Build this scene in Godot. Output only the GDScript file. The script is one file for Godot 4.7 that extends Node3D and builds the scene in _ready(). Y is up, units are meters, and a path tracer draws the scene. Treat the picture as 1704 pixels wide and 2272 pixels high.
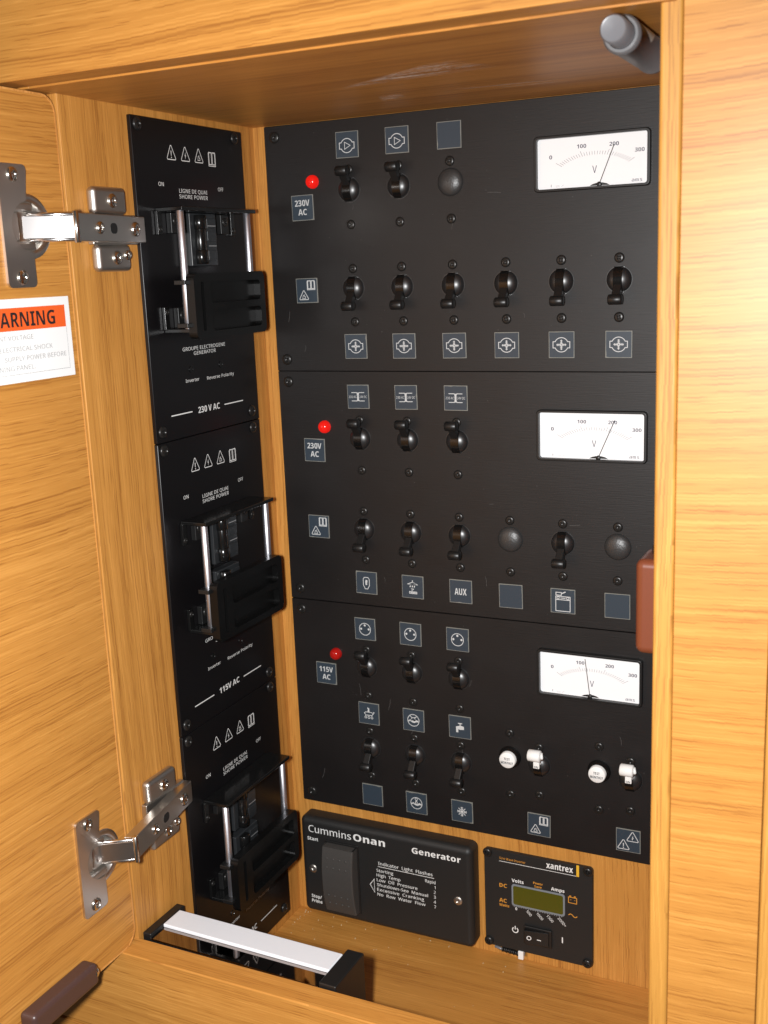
extends Node3D
# A wooden cabinet with its door open, full of black electrical panels, lit by a camera flash.
# Units are metres; most literals below are millimetres and pass through mm().

const MM := 0.001
var rng := RandomNumberGenerator.new()
var mats := {}
var fonts := {}

# ------------------------------------------------------------------ mesh builder
class Kit:
	var v := PackedVector3Array()
	var n := PackedVector3Array()
	var t := PackedVector2Array()
	var xf := Transform3D()
	var grain := 0          # axis along which wood grain runs, in the builder's own axes
	var off := Vector2()
	var layer := 0.0
	const TEX := 0.7

	func tri(a: Vector3, b: Vector3, c: Vector3, na: Vector3, nb: Vector3, nc: Vector3, ua := Vector2(), ub := Vector2(), uc := Vector2()) -> void:
		if (b - a).cross(c - a).dot(na + nb + nc) > 0.0:
			var s := b
			b = c
			c = s
			s = nb
			nb = nc
			nc = s
			var u := ub
			ub = uc
			uc = u
		v.push_back(xf * a)
		v.push_back(xf * b)
		v.push_back(xf * c)
		n.push_back((xf.basis * na).normalized())
		n.push_back((xf.basis * nb).normalized())
		n.push_back((xf.basis * nc).normalized())
		t.push_back(ua)
		t.push_back(ub)
		t.push_back(uc)

	func quad(a: Vector3, b: Vector3, c: Vector3, d: Vector3, na: Vector3, nb: Vector3, nc: Vector3, nd: Vector3) -> void:
		var m := (na + nb + nc + nd)
		var ua := uv(a, m)
		var ub := uv(b, m)
		var uc := uv(c, m)
		var ud := uv(d, m)
		tri(a, b, c, na, nb, nc, ua, ub, uc)
		tri(a, c, d, na, nc, nd, ua, uc, ud)

	func face(a: Vector3, b: Vector3, c: Vector3, d: Vector3, nn: Vector3) -> void:
		quad(a, b, c, d, nn, nn, nn, nn)

	func uv(p: Vector3, nn: Vector3) -> Vector2:
		var ab := nn.abs()
		var f := 0
		if ab.y >= ab.x and ab.y >= ab.z:
			f = 1
		elif ab.z >= ab.x:
			f = 2
		var u := grain
		if f == grain:
			u = (f + 1) % 3
		var w := 3 - f - u
		if f == grain:
			return Vector2(p[u], p[w]) / TEX + off + Vector2(0.37, 0.11)
		return Vector2(p[u], p[w] + p[f]) / TEX + off

	func rbox(c: Vector3, size: Vector3, r := 0.0, seg := 1) -> void:
		var h := size * 0.5
		r = minf(r, minf(h.x, minf(h.y, h.z)))
		for f in 3:
			var a := (f + 1) % 3
			var b := (f + 2) % 3
			for s in [-1.0, 1.0]:
				var la := ticks(h[a], r, seg)
				var lb := ticks(h[b], r, seg)
				for i in la.size() - 1:
					for j in lb.size() - 1:
						var ps: Array[Vector3] = []
						var ns: Array[Vector3] = []
						for k in [[i, j], [i + 1, j], [i + 1, j + 1], [i, j + 1]]:
							var p := Vector3()
							p[f] = s * h[f]
							p[a] = la[k[0]]
							p[b] = lb[k[1]]
							var inner := p.clamp(-(h - Vector3.ONE * r), h - Vector3.ONE * r)
							var nn := Vector3()
							nn[f] = s
							if r > 0.0 and (p - inner).length() > 1e-9:
								nn = (p - inner).normalized()
								p = inner + nn * r
							ps.append(p + c)
							ns.append(nn)
						quad(ps[0], ps[1], ps[2], ps[3], ns[0], ns[1], ns[2], ns[3])

	func ticks(h: float, r: float, seg: int) -> PackedFloat32Array:
		if r <= 0.0:
			return PackedFloat32Array([-h, h])
		var o := PackedFloat32Array()
		for i in seg + 1:
			o.push_back(-h + r * (1.0 - tan(PI / 4.0 * (1.0 - float(i) / seg))))
		for i in range(seg, -1, -1):
			o.push_back(-o[i])
		return o

	# profile: (radius, z) from the base up; turned about the z axis of the builder
	func lathe(profile: Array, segs := 24, star := -1, star_depth := 0.0) -> void:
		var nn: Array[Vector2] = []
		for i in profile.size() - 1:
			var d: Vector2 = profile[i + 1] - profile[i]
			nn.append(Vector2(d.y, -d.x).normalized())
		for i in profile.size() - 1:
			var n0 := nn[i]
			var n1 := nn[i]
			if i > 0 and nn[i - 1].dot(nn[i]) > 0.6:
				n0 = (nn[i - 1] + nn[i]).normalized()
			if i < nn.size() - 1 and nn[i + 1].dot(nn[i]) > 0.6:
				n1 = (nn[i + 1] + nn[i]).normalized()
			for k in segs:
				var q: Array[Vector3] = []
				var w: Array[Vector3] = []
				for e in [[i, k, n0], [i + 1, k, n1], [i + 1, k + 1, n1], [i, k + 1, n0]]:
					var an: float = TAU * e[1] / segs
					var r: float = profile[e[0]].x
					if e[0] == star or e[0] == star + 1 and star >= 0:
						r *= 1.0 - star_depth * (1.0 - pow(absf(cos(2.0 * an)), 2.0))
					q.append(Vector3(cos(an) * r, sin(an) * r, profile[e[0]].y))
					w.append(Vector3(cos(an) * e[2].x, sin(an) * e[2].x, e[2].y))
				if profile[i].x < 1e-7:
					tri(q[0], q[1], q[2], w[0], w[1], w[2])
				elif profile[i + 1].x < 1e-7:
					tri(q[0], q[1], q[3], w[0], w[1], w[3])
				else:
					quad(q[0], q[1], q[2], q[3], w[0], w[1], w[2], w[3])

	# a round bar from a to b with slightly eased ends
	func bar(a: Vector3, b: Vector3, r: float, segs := 16, ease := 0.15) -> void:
		var z := (b - a).normalized()
		var x := z.cross(Vector3.UP if absf(z.y) < 0.9 else Vector3.RIGHT).normalized()
		var keep := xf
		xf = xf * Transform3D(Basis(x, z.cross(x), z), a)
		var l := (b - a).length()
		var e := r * ease
		lathe([Vector2(0, 0), Vector2(r - e, 0), Vector2(r, e), Vector2(r, l - e), Vector2(r - e, l), Vector2(0, l)], segs)
		xf = keep

	# extruded polygon: side walls, an eased front edge and a front (and back) cap
	func prism(poly: PackedVector2Array, z0: float, z1: float, bevel := 0.0, back := true) -> void:
		var p := poly
		if Geometry2D.is_polygon_clockwise(p):
			p = p.duplicate()
			p.reverse()
		var top := p
		if bevel > 0.0:
			top = inset(p, bevel)
		var c := p.size()
		var nd: Array[Vector3] = []
		for i in c:
			var d := (p[(i + 1) % c] - p[i]).normalized()
			nd.append(Vector3(d.y, -d.x, 0))
		for i in c:
			var j := (i + 1) % c
			var n0 := nd[i]
			var n1 := nd[i]
			if nd[(i + c - 1) % c].dot(nd[i]) > 0.7:
				n0 = (nd[(i + c - 1) % c] + nd[i]).normalized()
			if nd[j].dot(nd[i]) > 0.7:
				n1 = (nd[j] + nd[i]).normalized()
			var zb := z1 - bevel
			var a := Vector3(p[i].x, p[i].y, z0)
			var b := Vector3(p[j].x, p[j].y, z0)
			var b1 := Vector3(p[j].x, p[j].y, zb)
			var a1 := Vector3(p[i].x, p[i].y, zb)
			quad(a, b, b1, a1, n0, n1, n1, n0)
			if bevel > 0.0:
				var up := Vector3(0, 0, 1)
				quad(a1, b1, Vector3(top[j].x, top[j].y, z1), Vector3(top[i].x, top[i].y, z1), n0, n1, (n1 + up).normalized(), (n0 + up).normalized())
		cap(top, z1, 1.0)
		if back:
			cap(p, z0, -1.0)

	func inset(p: PackedVector2Array, d: float) -> PackedVector2Array:
		var o := PackedVector2Array()
		var c := p.size()
		for i in c:
			var e0 := (p[i] - p[(i + c - 1) % c]).normalized()
			var e1 := (p[(i + 1) % c] - p[i]).normalized()
			var m := Vector2(-e0.y, e0.x) + Vector2(-e1.y, e1.x)
			var k := m.length_squared()
			o.push_back(p[i] + (m * (2.0 / k) if k > 1e-9 else Vector2()) * d)
		return o

	func cap(p: PackedVector2Array, z: float, s: float) -> void:
		var ix := Geometry2D.triangulate_polygon(p)
		var nn := Vector3(0, 0, s)
		for k in range(0, ix.size(), 3):
			var a := Vector3(p[ix[k]].x, p[ix[k]].y, z)
			var b := Vector3(p[ix[k + 1]].x, p[ix[k + 1]].y, z)
			var c := Vector3(p[ix[k + 2]].x, p[ix[k + 2]].y, z)
			tri(a, b, c, nn, nn, nn, uv(a, nn), uv(b, nn), uv(c, nn))

	# ---- flat print, drawn in the xy plane; every stroke lies a hair above the one before
	func lift() -> float:
		layer += 0.00001
		return layer

	func line(pts: PackedVector2Array, w: float, closed := false) -> void:
		var z := lift()
		var c := pts.size()
		var l := PackedVector2Array()
		var r := PackedVector2Array()
		for i in c:
			var d0 := Vector2()
			var d1 := Vector2()
			if i > 0 or closed:
				d0 = (pts[i] - pts[(i + c - 1) % c]).normalized()
			if i < c - 1 or closed:
				d1 = (pts[(i + 1) % c] - pts[i]).normalized()
			if d0 == Vector2():
				d0 = d1
			if d1 == Vector2():
				d1 = d0
			var m := (Vector2(-d0.y, d0.x) + Vector2(-d1.y, d1.x))
			if m.length() < 0.5:
				m = Vector2(-d1.y, d1.x) * 2.0
			m *= 2.0 / m.length_squared()
			if m.length() > 2.0:
				m = m.normalized() * 2.0
			l.push_back(pts[i] + m * w * 0.5)
			r.push_back(pts[i] - m * w * 0.5)
		var up := Vector3(0, 0, 1)
		for i in (c if closed else c - 1):
			var j := (i + 1) % c
			quad(Vector3(l[i].x, l[i].y, z), Vector3(l[j].x, l[j].y, z), Vector3(r[j].x, r[j].y, z), Vector3(r[i].x, r[i].y, z), up, up, up, up)

	func blob(pts: PackedVector2Array) -> void:
		cap(pts, lift(), 1.0)

	func disc(c: Vector2, r: float, segs := 14) -> void:
		var p := PackedVector2Array()
		for i in segs:
			p.push_back(c + Vector2.from_angle(TAU * i / segs) * r)
		blob(p)

	func ring(c: Vector2, r: float, w: float, from := 0.0, to := TAU, segs := 24) -> void:
		var p := PackedVector2Array()
		var full := absf(to - from) > TAU - 0.01
		for i in (segs if full else segs + 1):
			p.push_back(c + Vector2.from_angle(from + (to - from) * i / segs) * r)
		line(p, w, full)

	# text: at = (x, baseline y); align -1 left, 0 centre, 1 right; cap = height of capitals
	func text(f: Font, s: String, at: Vector2, cap_h: float, align := -1, width := 0.0, turn := 0.0) -> void:
		var tm := TextMesh.new()
		tm.font = f
		tm.text = s
		tm.font_size = 48
		tm.pixel_size = 1.0
		tm.depth = 0.0
		tm.curve_step = 1.5
		tm.horizontal_alignment = HORIZONTAL_ALIGNMENT_LEFT
		tm.vertical_alignment = VERTICAL_ALIGNMENT_BOTTOM
		var ar := tm.get_mesh_arrays()
		if ar.size() == 0:
			return
		var vs: PackedVector3Array = ar[Mesh.ARRAY_VERTEX]
		var ix: PackedInt32Array = ar[Mesh.ARRAY_INDEX]
		var x0 := 1e9
		var x1 := -1e9
		for p in vs:
			x0 = minf(x0, p.x)
			x1 = maxf(x1, p.x)
		# the baseline: measured on a capital letter of the same font
		var base := Kit.baseline(f)
		var k := cap_h / base.y
		var kx := k if width <= 0.0 else width / (x1 - x0)
		var ox := x0 if align < 0 else (x1 if align > 0 else (x0 + x1) * 0.5)
		var z := lift()
		var up := Vector3(0, 0, 1)
		for i in range(0, ix.size(), 3):
			var q: Array[Vector3] = []
			for e in 3:
				var p := vs[ix[i + e]]
				var d := Vector2((p.x - ox) * kx, (p.y - base.x) * k).rotated(turn)
				q.append(Vector3(at.x + d.x, at.y + d.y, z))
			tri(q[0], q[1], q[2], up, up, up)

	static var bases := {}
	static func baseline(f: Font) -> Vector2:
		if not bases.has(f):
			var tm := TextMesh.new()
			tm.font = f
			tm.text = "H"
			tm.font_size = 48
			tm.pixel_size = 1.0
			tm.depth = 0.0
			tm.vertical_alignment = VERTICAL_ALIGNMENT_BOTTOM
			var vs: PackedVector3Array = tm.get_mesh_arrays()[Mesh.ARRAY_VERTEX]
			var lo := 1e9
			var hi := -1e9
			for p in vs:
				lo = minf(lo, p.y)
				hi = maxf(hi, p.y)
			bases[f] = Vector2(lo, hi - lo)
		return bases[f]

	func mesh() -> ArrayMesh:
		var a := []
		a.resize(Mesh.ARRAY_MAX)
		a[Mesh.ARRAY_VERTEX] = v
		a[Mesh.ARRAY_NORMAL] = n
		a[Mesh.ARRAY_TEX_UV] = t
		var m := ArrayMesh.new()
		m.add_surface_from_arrays(Mesh.PRIMITIVE_TRIANGLES, a)
		return m


func kit(grain := 0) -> Kit:
	var k := Kit.new()
	k.grain = grain
	k.off = Vector2(rng.randf(), rng.randf())
	return k


func put(called: String, k: Kit, material: Material, parent: Node = self) -> MeshInstance3D:
	var o := MeshInstance3D.new()
	o.name = called
	o.mesh = k.mesh()
	o.material_override = material
	add_to(o, parent)
	return o


func numbered(called: String, parent: Node) -> String:
	if not parent.has_node(NodePath(called)):
		return called
	var i := 1
	while parent.has_node(NodePath("%s_%03d" % [called, i])):
		i += 1
	return "%s_%03d" % [called, i]


func add_to(o: Node, parent: Node) -> void:
	o.name = numbered(o.name, parent)
	parent.add_child(o, true)


func struct(called: String, k: Kit, material: Material) -> MeshInstance3D:
	var o := put(called, k, material)
	o.set_meta("kind", "structure")
	return o


func thing(called: String, label: String, category: String, at := Vector3(), turn := 0.0, group := "") -> Node3D:
	var o := Node3D.new()
	o.name = called
	o.position = at
	o.rotation.y = turn
	o.set_meta("label", label)
	o.set_meta("category", category)
	if group:
		o.set_meta("group", group)
	add_to(o, self)
	return o


func mm(x: float, y: float, z := 0.0) -> Vector3:
	return Vector3(x, y, z) * MM


func round_rect(c: Vector2, size: Vector2, r: float, segs := 5) -> PackedVector2Array:
	var p := PackedVector2Array()
	var h := size * 0.5 - Vector2(r, r)
	var cs := [Vector2(h.x, -h.y), Vector2(h.x, h.y), Vector2(-h.x, h.y), Vector2(-h.x, -h.y)]
	for i in 4:
		for s in segs + 1:
			p.push_back(c + cs[i] + Vector2.from_angle(-PI / 2 + (i + float(s) / segs) * PI / 2) * r)
	return p


# ------------------------------------------------------------------ materials
func plain(called: String, c: Color, rough: float, metal := 0.0, spec := 0.5) -> StandardMaterial3D:
	var m := StandardMaterial3D.new()
	m.resource_name = called
	m.albedo_color = c
	m.roughness = rough
	m.metallic = metal
	m.metallic_specular = spec
	mats[called] = m
	return m


func lin(r: float, g: float, b: float) -> Color:
	return Color(r, g, b).linear_to_srgb()


func stretched(w0: int, h0: int, w: int, h: int, freq: float, sd: int) -> PackedByteArray:
	var f := FastNoiseLite.new()
	f.noise_type = FastNoiseLite.TYPE_SIMPLEX_SMOOTH
	f.seed = sd
	f.frequency = freq
	f.fractal_octaves = 2
	var im := f.get_image(w0, h0)
	var e := w / 8
	im.resize(w + e, h, Image.INTERPOLATE_CUBIC)
	var src := im.get_data()
	var o := PackedByteArray()
	for y in h:
		var r := y * (w + e)
		var row := src.slice(r, r + w)
		for x in e:
			row[x] = (src[r + x] * x + src[r + w + x] * (e - x)) / e
		o.append_array(row)
	return o


# Straight-grained veneer: broad bands, streaks, fine fibres and short dark pores. u runs along the grain.
func veneer(sd: int, dark: Color, mid: Color, pale: Color, pore_at: int, band: float) -> ImageTexture:
	var w := 1024
	var h := 2048
	var a := stretched(6, 110, w, h, 0.16, sd)
	var b := stretched(7, 420, w, h, 0.22, sd + 1)
	var c := stretched(14, 1700, w, h, 0.34, sd + 2)
	var d := stretched(60, 2048, w, h, 0.45, sd + 3)
	var slip := PackedInt32Array()
	for x in w:
		slip.push_back(int(8.0 * sin(TAU * x / w + sd) + 3.0 * sin(TAU * 2.0 * x / w + sd * 2.3) + 1.0 * sin(TAU * 5.0 * x / w + sd * 1.7)) * w)
	var lut := PackedByteArray()
	for i in 256:
		var x := clampf((i / 255.0 - 0.5) * band + 0.5, 0.0, 1.0)
		var col := dark.lerp(mid, smoothstep(0.0, 0.5, x)) if x < 0.5 else mid.lerp(pale, smoothstep(0.5, 1.0, x))
		col = col.linear_to_srgb()
		lut.append_array([int(col.r * 255), int(col.g * 255), int(col.b * 255)])
	var o := PackedByteArray()
	o.resize(w * h * 3)
	var q := 0
	for i in w * h:
		var j := posmod(i + slip[i & 1023], w * h)
		var x := (a[j] * 3 + b[j] * 5 + c[j] * 8) >> 4
		if d[j] < pore_at:
			x = maxi(0, x - (pore_at - d[j]) * 5 / 4)
		elif d[j] > 255 - pore_at:
			x = mini(255, x + (d[j] - 255 + pore_at))
		x *= 3
		o[q] = lut[x]
		o[q + 1] = lut[x + 1]
		o[q + 2] = lut[x + 2]
		q += 3
	return ImageTexture.create_from_image(Image.create_from_data(w, h, false, Image.FORMAT_RGB8, o))


func noise_normal(freq: float, size: int, strength: float, sd: int) -> ImageTexture:
	var f := FastNoiseLite.new()
	f.seed = sd
	f.frequency = freq
	f.fractal_octaves = 2
	var im := f.get_seamless_image(size, size)
	im.convert(Image.FORMAT_RGB8)
	im.bump_map_to_normal_map(strength)
	return ImageTexture.create_from_image(im)


func make_materials() -> void:
	var wood := func(called: String, tex: ImageTexture, tint: Color, rough: float) -> StandardMaterial3D:
		var m := plain(called, tint, rough)
		m.albedo_texture = tex
		m.metallic_specular = 0.5
		return m
	var tex_a := veneer(11, Color(0.325, 0.124, 0.022), Color(0.495, 0.217, 0.043), Color(0.61, 0.285, 0.066), 88, 1.6)
	var tex_b := veneer(57, Color(0.315, 0.124, 0.022), Color(0.495, 0.220, 0.044), Color(0.61, 0.285, 0.066), 92, 1.7)
	wood.call("veneer", tex_a, Color(1, 1, 1), 0.44)
	wood.call("veneer_fine", tex_b, Color(1, 1, 1), 0.48)
	wood.call("solid_wood", tex_b, lin(1.0, 1.05, 0.95), 0.56)
	wood.call("edge_band", tex_b, lin(1.25, 1.3, 1.7), 0.4)
	# black anodised plate, brushed from side to side
	var an := plain("anodised", lin(0.0058, 0.0046, 0.0045), 0.52, 0.0, 0.49)
	var sm := FastNoiseLite.new()
	sm.seed = 77
	sm.frequency = 0.012
	sm.fractal_octaves = 4
	var smi := sm.get_seamless_image(256, 256)
	smi.convert(Image.FORMAT_RGB8)
	for y in 256:
		for x in 256:
			var v := 0.90 + 0.10 * smi.get_pixel(x, y).r
			smi.set_pixel(x, y, Color(v, v, v))
	an.roughness_texture = ImageTexture.create_from_image(smi)
	var br := stretched(24, 512, 512, 512, 0.35, 5)
	var im := Image.create_from_data(512, 512, false, Image.FORMAT_L8, br)
	im.convert(Image.FORMAT_RGB8)
	im.bump_map_to_normal_map(1.2)
	an.normal_enabled = true
	an.normal_texture = ImageTexture.create_from_image(im)
	an.normal_scale = 0.13
	an.uv1_scale = Vector3(5.0, 5.0, 1)
	plain("plate_gloss", lin(0.0045, 0.004, 0.0045), 0.34, 0.0, 0.45)
	plain("black_gloss", lin(0.006, 0.006, 0.006), 0.19, 0.0, 0.5)
	plain("dome_black", lin(0.013, 0.013, 0.0135), 0.36, 0.0, 0.65)
	plain("black_satin", lin(0.009, 0.009, 0.009), 0.4, 0.0, 0.5)
	plain("handle_black", lin(0.004, 0.004, 0.004), 0.3, 0.0, 0.4)
	plain("black_matt", lin(0.012, 0.0115, 0.011), 0.55, 0.0, 0.5)
	plain("black_rubber", lin(0.055, 0.050, 0.046), 0.45, 0.0, 0.4)
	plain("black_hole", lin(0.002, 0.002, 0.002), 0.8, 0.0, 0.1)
	plain("screw_black", lin(0.02, 0.019, 0.018), 0.32, 0.35, 0.5)
	var wr := plain("black_wrinkle", lin(0.030, 0.030, 0.030), 0.42, 0.0, 0.6)
	wr.normal_enabled = true
	wr.normal_texture = noise_normal(0.06, 256, 6.0, 3)
	wr.normal_scale = 0.16
	wr.uv1_triplanar = true
	wr.uv1_scale = Vector3(38, 38, 38)
	plain("chrome", lin(0.80, 0.80, 0.86), 0.42, 1.0)
	plain("bright_nickel", lin(0.76, 0.73, 0.72), 0.22, 1.0)
	plain("nickel", lin(0.68, 0.65, 0.61), 0.33, 1.0)
	plain("nickel_dull", lin(0.55, 0.52, 0.48), 0.42, 1.0)
	plain("zinc", lin(0.70, 0.66, 0.60), 0.2, 1.0)
	plain("tag_edge", lin(0.20, 0.20, 0.18), 0.4)
	plain("tag_face", lin(0.028, 0.041, 0.056), 0.42)
	plain("white_print", lin(0.78, 0.78, 0.76), 0.5)
	plain("symbol_print", lin(0.52, 0.53, 0.53), 0.5)
	plain("grey_print", lin(0.34, 0.34, 0.34), 0.5)
	plain("pale_print", lin(0.33, 0.33, 0.34), 0.5)
	plain("dark_print", lin(0.075, 0.075, 0.11), 0.5)
	plain("black_print", lin(0.02, 0.015, 0.015), 0.5)
	plain("orange_print", lin(0.62, 0.27, 0.035), 0.5)
	plain("yellow_print", lin(0.72, 0.42, 0.03), 0.5)
	plain("dial_white", lin(0.83, 0.84, 0.85), 0.45)
	plain("white_plastic", lin(0.82, 0.82, 0.80), 0.3)
	plain("diffuser", lin(0.72, 0.74, 0.78), 0.35)
	plain("sticker_white", lin(0.83, 0.83, 0.82), 0.45)
	plain("sticker_orange", lin(0.80, 0.115, 0.02), 0.45)
	plain("brown_plastic", lin(0.15, 0.040, 0.017), 0.36)
	plain("brown_dark", lin(0.066, 0.034, 0.029), 0.34)
	plain("grey_plastic", lin(0.135, 0.135, 0.14), 0.38)
	plain("grey_pale", lin(0.16, 0.162, 0.175), 0.3)
	plain("label_pale", lin(0.66, 0.68, 0.62), 0.5)
	plain("lcd_frame", lin(0.19, 0.21, 0.23), 0.4)
	plain("lcd_olive", lin(0.072, 0.07, 0.007), 0.25)
	plain("breaker_grey", lin(0.022, 0.024, 0.026), 0.3)
	plain("mirror", lin(0.36, 0.32, 0.30), 0.03, 1.0)
	plain("speck", lin(0.11, 0.105, 0.10), 0.8)
	plain("dust", lin(0.55, 0.42, 0.25), 0.9)
	var led := plain("led_red", lin(0.34, 0.008, 0.006), 0.14)
	led.emission_enabled = true
	led.emission = lin(1.0, 0.012, 0.006)
	led.emission_energy_multiplier = 0.55
	var dim := led.duplicate()
	dim.emission_energy_multiplier = 0.06
	mats["led_dim"] = dim
	var core := plain("led_core", lin(0.9, 0.3, 0.1), 0.3)
	core.emission_enabled = true
	core.emission = lin(1.0, 0.22, 0.04)
	core.emission_energy_multiplier = 0.9
	var scuff := plain("scuff", lin(0.95, 0.82, 0.70), 0.6)
	scuff.transparency = BaseMaterial3D.TRANSPARENCY_ALPHA
	var sw := 256
	var sh := 64
	var n1 := stretched(10, 64, sw, sh, 0.3, 91)
	var n2 := stretched(80, 64, sw, sh, 0.3, 92)
	var sd := PackedByteArray()
	for y in sh:
		for x in sw:
			var e := clampf((1.0 - absf(y / float(sh) - 0.5) * 2.0) * 2.0, 0, 1) * clampf(minf(x, sw - x) / 40.0, 0, 1)
			var al := clampf((n1[y * sw + x] - 96) * 2.0 + (n2[y * sw + x] - 128) * 0.8, 0, 255) * e * 0.95
			sd.append_array([255, 255, 255, int(al)])
	scuff.albedo_texture = ImageTexture.create_from_image(Image.create_from_data(sw, sh, false, Image.FORMAT_RGBA8, sd))
	for w in [["sans", "Droid Sans", 400], ["bold", "Droid Sans", 700], ["mono", "Droid Sans Mono", 400]]:
		var f := SystemFont.new()
		f.font_names = PackedStringArray([w[1]])
		f.font_weight = w[2]
		fonts[w[0]] = f
	var heavy := FontVariation.new()
	heavy.base_font = fonts["bold"]
	heavy.variation_embolden = 0.0
	fonts["heavy"] = heavy


# ------------------------------------------------------------------ small parts that repeat
func screw_mesh(r: float, h: float) -> Kit:
	var k := kit()
	k.lathe([Vector2(r, 0), Vector2(r, h * 0.35), Vector2(r * 0.86, h * 0.75), Vector2(r * 0.62, h), Vector2(r * 0.56, h), Vector2(r * 0.40, h * 0.3), Vector2(0, h * 0.15)], 24, 4, 0.62)
	return k


var screw_cache := {}
func screw(parent: Node, x: float, y: float, z: float, r: float, h: float, material: String, facing := Basis()) -> void:
	var key := "%s_%s" % [r, h]
	if not screw_cache.has(key):
		screw_cache[key] = screw_mesh(r * MM, h * MM).mesh()
	var o := MeshInstance3D.new()
	o.name = "screw"
	o.mesh = screw_cache[key]
	o.material_override = mats[material]
	o.transform = Transform3D(facing * Basis(Vector3(0, 0, 1), rng.randf() * 1.5), mm(x, y, z))
	add_to(o, parent)


func dome_profile(r: float, h: float, steps: int, foot := 0.0) -> Array:
	var p := []
	if foot > 0.0:
		p.append(Vector2(r + foot, 0))
		p.append(Vector2(r + foot, foot * 0.6))
	for i in steps + 1:
		var a := PI / 2 * i / steps
		p.append(Vector2(r * cos(a) if i < steps else 0.0, h * sin(a) + (foot * 0.6 if foot > 0.0 else 0.0)))
	return p


func make_breaker(up: bool, white := false) -> MeshInstance3D:
	var k := kit()
	k.lathe(dome_profile(8.2 * MM, 5.2 * MM, 7, 0.5 * MM), 32)
	var o := MeshInstance3D.new()
	o.name = "breaker"
	o.mesh = k.mesh()
	o.material_override = mats["dome_black"]
	# the turning drum that carries the lever, in a slot of the dome
	var d := kit()
	var wd := 2.9 * MM
	var rr := 8.6 * MM
	var last := Vector3()
	var ln := Vector3()
	for i in 17:
		var a := deg_to_rad(18 + 144.0 * i / 16)
		var nn := Vector3(0, cos(a), sin(a))
		var p := Vector3(0, cos(a) * rr, sin(a) * rr * 0.74 - 0.5 * MM)
		if i > 0:
			var e := Vector3(wd, 0, 0)
			d.quad(last - e, last + e, p + e, p - e, ln, ln, nn, nn)
			for s in [-1.0, 1.0]:
				d.face(last + e * s, p + e * s, Vector3(wd * s, p.y, 0), Vector3(wd * s, last.y, 0), Vector3(s, 0, 0))
		last = p
		ln = nn
	var drum := put("rocker", d, mats["black_gloss"], o)
	drum.name = "rocker"
	var l := kit()
	var sgn := 1.0 if up else -1.0
	var tip := mm(0, 12.2 * sgn, 10.2)
	var dir := (tip - mm(0, 3.0 * sgn, 3.0)).normalized()
	var side := Vector3(1, 0, 0)
	l.xf = Transform3D(Basis(side, dir, side.cross(dir)), mm(0, 3.0 * sgn, 3.0))
	var len := (tip - mm(0, 3.0 * sgn, 3.0)).length()
	l.rbox(Vector3(0, len * 0.5, 0), Vector3(5.4 * MM, len, 4.2 * MM), 0.7 * MM)
	l.xf = Transform3D()
	if white:
		l.bar(tip + mm(-5.0, -0.6, 0.0), tip + mm(4.4, -0.6, 0.0), 4.3 * MM, 18)
		l.bar(tip + mm(4.2, -0.6, 0.0), tip + mm(5.8, -0.6, -0.6), 3.0 * MM, 4)
		l.rbox(mm(0, 3.2, 6.6), mm(4.6, 5.6, 2.4), 0.5 * MM)
	else:
		l.bar(tip + mm(-4.6, 0, 0), tip + mm(4.2, 0, 0), 3.3 * MM, 18)
	put("lever", l, mats["white_plastic" if white else "black_satin"], o)
	if white:
		var pk := kit()
		pk.xf = Transform3D(Basis(), mm(0, 1.6, 7.9))
		pk.text(fonts["bold"], "ON", Vector2(0, -0.6) * MM, 1.6 * MM, 0)
		put("lettering", pk, mats["black_print"], o)
	for y in [13.6, -23.7]:
		screw(o, 0, y, 0, 3.3, 1.3, "screw_black")
	return o


func make_plug() -> MeshInstance3D:
	var k := kit()
	k.lathe(dome_profile(9.2 * MM, 4.6 * MM, 8), 32)
	var o := MeshInstance3D.new()
	o.name = "blanking_plug"
	o.mesh = k.mesh()
	o.material_override = mats["black_wrinkle"]
	for y in [13.6, -23.7]:
		screw(o, 0, y, 0, 3.3, 1.3, "screw_black")
	return o


var protos := {}
func place(kind: String, parent: Node3D, x: float, y: float) -> void:
	var o: Node3D
	if not protos.has(kind):
		match kind:
			"up": protos[kind] = make_breaker(true)
			"down": protos[kind] = make_breaker(false)
			"white": protos[kind] = make_breaker(true, true)
			"plug": protos[kind] = make_plug()
		o = protos[kind]
	else:
		o = protos[kind].duplicate()
	o.name = numbered(o.name if not protos[kind] == o else ("blanking_plug" if kind == "plug" else "breaker"), parent) if o.get_parent() == null else o.name
	o.name = "blanking_plug" if kind == "plug" else "breaker"
	o.position = mm(x, y, 0) - parent.position
	if kind == "white":
		o.set_meta("label", "breaker with a white lever")
	add_to(o, parent)


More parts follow.
